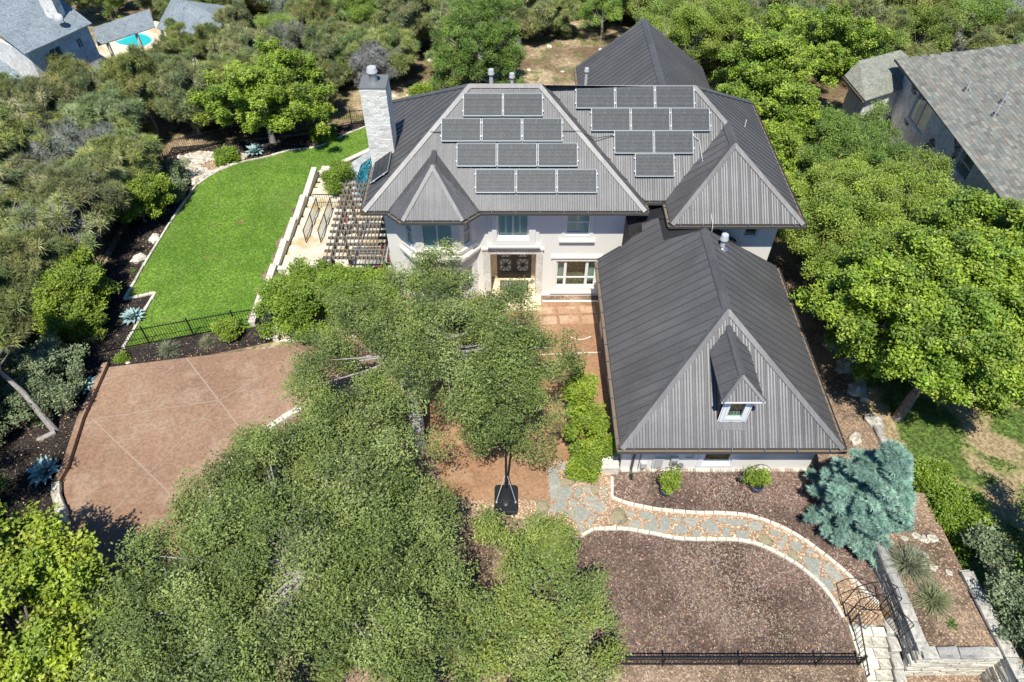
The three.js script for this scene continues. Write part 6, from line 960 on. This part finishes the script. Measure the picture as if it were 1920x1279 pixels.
shrub('little round yellow shrub in front of the iron fence', SP.bushLime, -13.9, -23.75, [[0, 0.55, 0, 0.42, 0.5, 0.42]], { bough: 0.6, leaf: 0.8 }); shrub('tiny green weed on the mulch below the fence', SP.bushGreen, -18.6, -22.2, [[0, 0.15, 0, 0.2, 0.15, 0.2]], { bough: 0.4, leaf: 0.6 });
shrub('small green plant in the white steps planter beside the pool', SP.bushGreen, -11.25, -37.9, [[0, 0.8, 0, 0.6, 0.6, 0.6], [0.1, 0.7, -1.2, 0.55, 0.55, 0.6]], {});
{ // leaning cedar by the drive
  const g = thing('leaning_cedar', 'leaning bare trunked cedar on the mulch left of the drive', 'tree', null, [-19.7, T(-17.7), -17.7]);
  growTree(g, SP.cedar, [[-2.6, 3.6, -1.2, 1.4, 0.9, 1.4], [-3.8, 3.6, 0.4, 1.2, 0.8, 1.2], [-2.2, 3.8, -3.2, 1.2, 0.9, 1.2]], { trunk: 0.13, path: [V(0, -0.1, 0), V(-0.35, 0.8, -0.3), V(-0.9, 1.7, -0.8), V(-1.5, 2.7, -1.1), V(-2.2, 3.5, -1.3)], dead: 30, dens: 0.8 });
  part(g, 'cut_stump', new MB().tube([V(-0.5, 0.05, 0.5), V(0.1, 0.12, 0.1)], [0.12, 0.1], 9).geo(), M.greybark); part(g, 'sawn_face', new THREE.CylinderGeometry(0.1, 0.1, 0.02, 12).rotateZ(1.4).translate(-0.52, 0.06, 0.52), std({ color: lin(0.5, 0.24, 0.07) }));
}
tree('dense dark live oak behind the main ridge', SP.deep, -2.6, -50.6, [[0, 4.6, 0, 3.0, 2.4, 2.6], [1.9, 3.4, 0.8, 1.5, 1.6, 1.4], [-1.4, 3.4, 1.8, 1.9, 1.7, 1.5], [0.4, 5.6, -2.4, 2.4, 2.0, 2.0]], { trunk: 0.25, bark: 'greybark' });
shrub('bright yellow green bush behind the roof right of the chimney', SP.bushLime, -6.2, -48.6, [[0, 1.5, 0, 1.1, 1.2, 1.0], [0.9, 1.1, 0.6, 0.8, 0.8, 0.7]]);
// ---- the blue spruce in front of the garage corner
{
  const g = thing('blue_cypress', 'conical silvery blue conifer at the right corner of the garage', 'conifer', null, [12.95, 1.45, -13.3]); seed(231);
  part(g, 'trunk', new MB().tube([V(0, -0.1, 0), V(0, 2, 0), V(0.05, 4.2, 0)], [0.13, 0.09, 0.02], 8).geo(), M.bark);
  const boughs = [], m = new MB();
  for (let h = 0.3; h < 4.6; h += 0.25) { const R = 1.95 * Math.pow(1 - h / 4.75, 0.72), n = Math.max(4, Math.round(R * 6.5)); for (let i = 0; i < n; i++) { const a = rr(0, 6.28), L = R * rr(0.78, 1.1), tip = V(Math.cos(a) * L, h + L * 0.12, Math.sin(a) * L); m.tube([V(0, h, 0), tip], [0.025, 0.006], 4); for (let t = 0.4; t <= 1.02; t += 0.2) boughs.push({ p: V(tip.x * t, h + L * 0.12 * t, tip.z * t), r: 0.3 * (1.2 - 0.75 * t), flat: 0.5 }); } }
  part(g, 'limbs', m.geo(), M.bark); fillCrown(g, 'crown', SP.blue, boughs, 0.8, 0.5);
}
// ---- agaves: every leaf a part
{
  const lg = (() => { const m = new MB(), N = 6, sec = (t) => { const w = 0.13 * Math.sin(Math.PI * Math.min(1, 0.22 + 0.78 * t)) * (t < 0.5 ? 1 : 1) * (1 - Math.pow(t, 6)) + 0.02 * (1 - t), y = 0.55 * t - 0.25 * t * t, z = 0.78 * t; return [V(-w, y + w * 0.45, z), V(0, y, z), V(w, y + w * 0.45, z)]; }; for (let i = 0; i < N; i++) { const a = sec(i / N), b = sec((i + 1) / N); m.quad(a[0], a[1], b[1], b[0]); m.quad(a[1], a[2], b[2], b[1]); const d = V(0, -0.03, 0), c = (q) => q.clone().add(d); m.quad(c(a[1]), c(a[0]), c(b[0]), c(b[1])); m.quad(c(a[2]), c(a[1]), c(b[1]), c(b[2])); } return m.geo(); })();
  M.agave = std({ map: texture(256, 0.8, (u, v) => { const a = fbm(u, v, 6, 4, 431); return mix3([132, 162, 160], [176, 200, 194], a); }), roughness: 0.7 });
  const agave = (x, z, s, label) => { const g = thing('agave', label, 'agave', 'agaves round the lawn and drive', [x, T(z) + 0.04, z]); let k = 0; for (const [n, tilt, len] of [[11, 0.05, 1], [9, -0.35, 0.92], [7, -0.7, 0.8], [4, -1.05, 0.62]]) for (let i = 0; i < n; i++) { const l = part(g, 'leaf', lg, M.agave); l.rotation.order = 'YXZ'; l.rotation.y = (i / n) * 6.283 + k * 0.4 + rr(-0.1, 0.1); l.rotation.x = tilt + rr(-0.08, 0.08); l.scale.setScalar(s * len * rr(0.9, 1.1)); k++; } };
  seed(241);
  agave(-18.0, -43.2, 1.0, 'blue agave beside the river stones at the far lawn edge'); agave(-19.3, -25.2, 0.85, 'blue agave in the notch of the lawn above the fence'); agave(-19.6, -20.3, 0.9, 'dark blue agave on the kerb at the drive corner'); agave(-18.95, -15.4, 0.95, 'pale blue agave on the mulch at the lower left of the drive');
}
// ---- spiky clumps
{
  const spiky = (x, z, n, L, cols, label, y, droop = 0.6) => { const g = thing('spiky_grass', label, 'grass clump', null, [x, y ?? T(z) + 0.03, z]), m = new MB(); for (let i = 0; i < n; i++) { const a = rr(0, 6.28), e = rr(0.12, 1.3), l = L * rr(0.6, 1.1), d = V(Math.cos(a) * Math.cos(e), Math.sin(e), Math.sin(a) * Math.cos(e)), s = V(-Math.sin(a), 0, Math.cos(a)).multiplyScalar(0.0095), p0 = V(rr(-0.1, 0.1), 0, rr(-0.1, 0.1)), p1 = p0.clone().addScaledVector(d, l * 0.55), p2 = p0.clone().addScaledVector(d, l).add(V(0, -droop * l * 0.3, 0)); m.quad(p0.clone().sub(s), p0.clone().add(s), p1.clone().add(s), p1.clone().sub(s)); m.tri(p1.clone().sub(s), p1.clone().add(s), p2); } part(g, 'blades', m.geo(), new THREE.MeshPhysicalMaterial({ color: lin(...cols), roughness: 0.75, transmission: 0.15, thickness: 0, side: THREE.DoubleSide })); };
  seed(251);
  spiky(-16.6, -22.75, 330, 0.75, [0.2, 0.23, 0.12], 'pale green spiky grass clump against the iron fence, larger'); spiky(-14.9, -23.3, 260, 0.65, [0.26, 0.25, 0.14], 'dry tan green spiky grass clump next to the yellow shrub'); spiky(-12.6, -25.4, 160, 0.6, [0.17, 0.22, 0.14], 'blue green grass clump behind the fence by the step wall');
  spiky(13.9, -10.9, 420, 1.15, [0.24, 0.255, 0.15], 'large wispy olive yucca clump above the stacked wall', 2.44); spiky(14.2, -9.6, 280, 0.9, [0.24, 0.27, 0.12], 'smaller wispy yucca clump nearer the street above the stacked wall', 2.54);
  for (const [x, z, l] of [[-20.9, -29.2, 'small green tuft on the mulch beside the white rocks'], [4.9, -6.6, 'small green weed tuft outside the front fence'], [14.5, -8.8, 'green weed tuft on the raised bed soil']]) spiky(x, z, 60, 0.3, [0.12, 0.2, 0.03], l, x > 14 ? 2.6 : undefined);
}
// ---- potted plants with wire trellises in the garage bed
{
  const pot = (x, z, label, s) => {
    const g = thing('potted_plant', label, 'potted plant', null, [x, T(z) + 0.03, z]); M.pot = M.pot || std({ color: lin(0.045, 0.075, 0.13), roughness: 0.35 });
    const prof = [[0, 0], [0.15, 0], [0.22, 0.18], [0.25, 0.36], [0.22, 0.4], [0.2, 0.36], [0.19, 0.3], [0, 0.3]].map(([a, b]) => new THREE.Vector2(a, b)); part(g, 'pot', new THREE.LatheGeometry(prof, 24), M.pot); part(g, 'soil', new THREE.CylinderGeometry(0.19, 0.19, 0.02, 18).translate(0, 0.32, 0), M.darkmulch);
    const b = []; for (let i = 0; i < 12; i++) b.push({ p: V(rr(-0.25, 0.25) + s * 0.1, rr(0.55, 1.15), rr(-0.3, 0.2)), r: 0.2, flat: 0.9 }); const st = new MB(); for (const q of b) st.tube([V(0, 0.3, 0), q.p], [0.012, 0.005], 4); part(g, 'stems', st.geo(), M.bark); fillCrown(g, 'foliage', SP.bushLime, b, 0.7, 0.5);
    const w = (x0, x2) => { const p = [V(x0, 0, -0.35), V(x0, 1.0, -0.38)]; for (let i = 0; i <= 10; i++) p.push(V(lerp(x0, x2, i / 10), 1.0 + 0.3 * Math.sin(i / 10 * Math.PI), -0.38)); p.push(V(x2, 0, -0.35)); return p; };
    part(g, 'trellis', new MB().tube(w(-0.45, 0.45), 0.012, 5).tube(w(-0.2, 0.2), 0.01, 5).tube([V(-0.45, 0.7, -0.37), V(0.45, 0.7, -0.37)], 0.008, 4).geo(), M.iron);
  };
  seed(261); pot(6.06, -14.45, 'blue glazed pot with a leafy plant and trellis, left of the garage window', 1); pot(9.68, -14.6, 'blue glazed pot with a leafy plant and trellis, nearer the blue conifer', -1);
  const b = thing('butterfly_ornament', 'grey metal garden ornament behind the pot near the conifer', 'ornament', null, [9.25, T(-14.9), -14.9]); part(b, 'stake', new MB().tube([V(0, 0, 0), V(0.02, 0.7, 0)], 0.015, 5).geo(), M.iron); part(b, 'wings', new MB().quad(V(0, 0.6, 0), V(-0.3, 0.85, 0.1), V(-0.26, 0.6, 0.2), V(-0.1, 0.5, 0.1)).quad(V(0, 0.6, 0), V(0.3, 0.85, 0.1), V(0.26, 0.6, 0.2), V(0.1, 0.5, 0.1)).geo(), M.galv);
}
// ---- the woods: individual trees, grown once per kind and copied
{
  seed(301);
  const protos = [];
  const mk = (sp, lobes, o) => { const g = new THREE.Group(); growTree(g, sp, lobes, o); protos.push(g); return g; };
  mk(SP.cedar, [[0, 2.6, 0, 1.8, 1.5, 1.7], [0.9, 2.0, 0.6, 1.2, 1.1, 1.1], [-0.8, 2.1, -0.5, 1.2, 1.2, 1.1]], { trunk: 0.12, dead: 30, cpb: 0.8 });
  mk(SP.cedar, [[0, 3.0, 0, 1.4, 1.9, 1.4], [0.6, 1.8, -0.7, 1.2, 1.0, 1.0]], { trunk: 0.11, dead: 20, cpb: 0.8 });
  mk(SP.grey, [[0, 2.4, 0, 1.7, 1.3, 1.6], [-0.9, 2.0, 0.6, 1.1, 1.0, 1.1]], { trunk: 0.12, dead: 190, cpb: 0.45, dens: 0.8, limbStep: 1 });
  mk(SP.fine, [[0, 3.0, 0, 2.0, 1.6, 1.9], [1.0, 2.5, -0.8, 1.4, 1.2, 1.3]], { trunk: 0.13, cpb: 0.75 });
  mk(SP.cedar, [[0, 2.2, 0, 1.6, 1.2, 1.5], [0.8, 2.4, -0.8, 1.1, 1.0, 1.0]], { trunk: 0.12, dead: 120, cpb: 0.55, dens: 0.8 });
  const used = [0, 0, 0, 0, 0], nm = ['cedar_tree', 'cedar_tree', 'bare_cedar', 'oak_tree', 'cedar_tree'], kind = ['olive green cedar', 'upright olive green cedar', 'grey half bare cedar', 'bright green oak', 'thin cedar with grey dead branches'];
  const put = (k, x, z, s, where) => { used[k]++; const g = protos[k].clone(); g.name = numbered(nm[k]); scene.add(g); g.position.set(x, T(z) - 0.05, z); g.rotation.y = rr(0, 6.28); g.scale.set(s * rr(0.92, 1.08), s * rr(0.9, 1.12), s * rr(0.92, 1.08)); const tr = rr(0.78, 1.22), tv = [tr * rr(0.88, 1.06), tr, tr * rr(0.9, 1.5)]; g.traverse((o) => { if (o.isInstancedMesh && o.instanceColor) { const a = o.instanceColor = o.instanceColor.clone(), q = a.array; for (let i = 0; i < q.length; i++) q[i] *= tv[i % 3]; } });
    tag(g, kind[k] + ' ' + where, 'tree', kind[k] + ' trees ' + where); };
  const area = (x0, x1, z0, z1, sp, where, w, skip) => { for (let z = z0; z > z1; z -= sp) for (let x = x0; x < x1; x += sp) { const px = x + rr(-0.4, 0.4) * sp, pz = z + rr(-0.4, 0.4) * sp, t = rnd(), s = rr(0.82, 1.22); if (skip && skip(px, pz)) continue; let k = 0, a = 0; for (let i = 0; i < 5; i++) { a += w[i]; if (t < a) { k = i; break; } } put(k, px, pz, s, where); } };
  area(-44, -24.2, -13, -46, 2.75, 'in the dense wood left of the lawn', [0.34, 0.18, 0.2, 0.08, 0.2], (x, z) => x < -25 - (-z - 13) * 0.55 - 3 || (z > -22 && x > -24.5) || (x < -32.5 && z < -43.5) || (z < -41 && x > -25) || (z < -44.5 && x < -27));
  area(-27, -5, -49.5, -82, 3.0, 'in the wood above the lawn and chimney', [0.3, 0.2, 0.22, 0.12, 0.16], (x, z) => (x < -21.0 && z < -50.5 && z > -66) || (x > -13 && z > -52.5) || x < z * 0.75 + 28 - 20);
  area(-4, 14, -57, -84, 3.1, 'in the wood behind the clearing', [0.3, 0.22, 0.14, 0.22, 0.12], (x, z) => (x > 0 && x < 9 && z > -63));
  area(14, 48, -53, -84, 3.2, 'in the wood at the top right', [0.22, 0.14, 0.2, 0.22, 0.22], (x, z) => x > -z * 0.75 || (x > 20 && x < 26 && z > -49));
  area(28, 40, -47, -53, 3.0, 'beyond the shingle roof', [0.3, 0.1, 0.3, 0.05, 0.25], null);
  for (const [x, z] of [[-32.2, -44.4], [-34.6, -44.2], [-29.6, -46.0], [-27.2, -46.8], [-31.0, -47.0], [-36.6, -44.8]]) put(0, x, z, 1.15, 'in front of the top left stone house');
  for (const [x, z, s] of [[-25.9, -54.0, 0.9], [-23.9, -55.4, 0.9], [-27.4, -52.6, 0.7], [-22.4, -57.6, 1.0]]) put(1, x, z, s, 'in front of the pool cabana');
  area(-25.5, -20, -47.0, -51, 2.7, 'between the lawn oak and the far cabana', [0.4, 0.2, 0.1, 0.2, 0.1], null);
  area(-29, -20, -3, -13, 2.9, 'along the left edge near the street', [0.4, 0.2, 0.1, 0.2, 0.1], (x) => x > -20.5);
  area(-40, -26, -66.5, -78, 3.2, 'beyond the neighbouring pool', [0.2, 0.2, 0.05, 0.5, 0.05], null);
}
renderer.render(scene, camera);
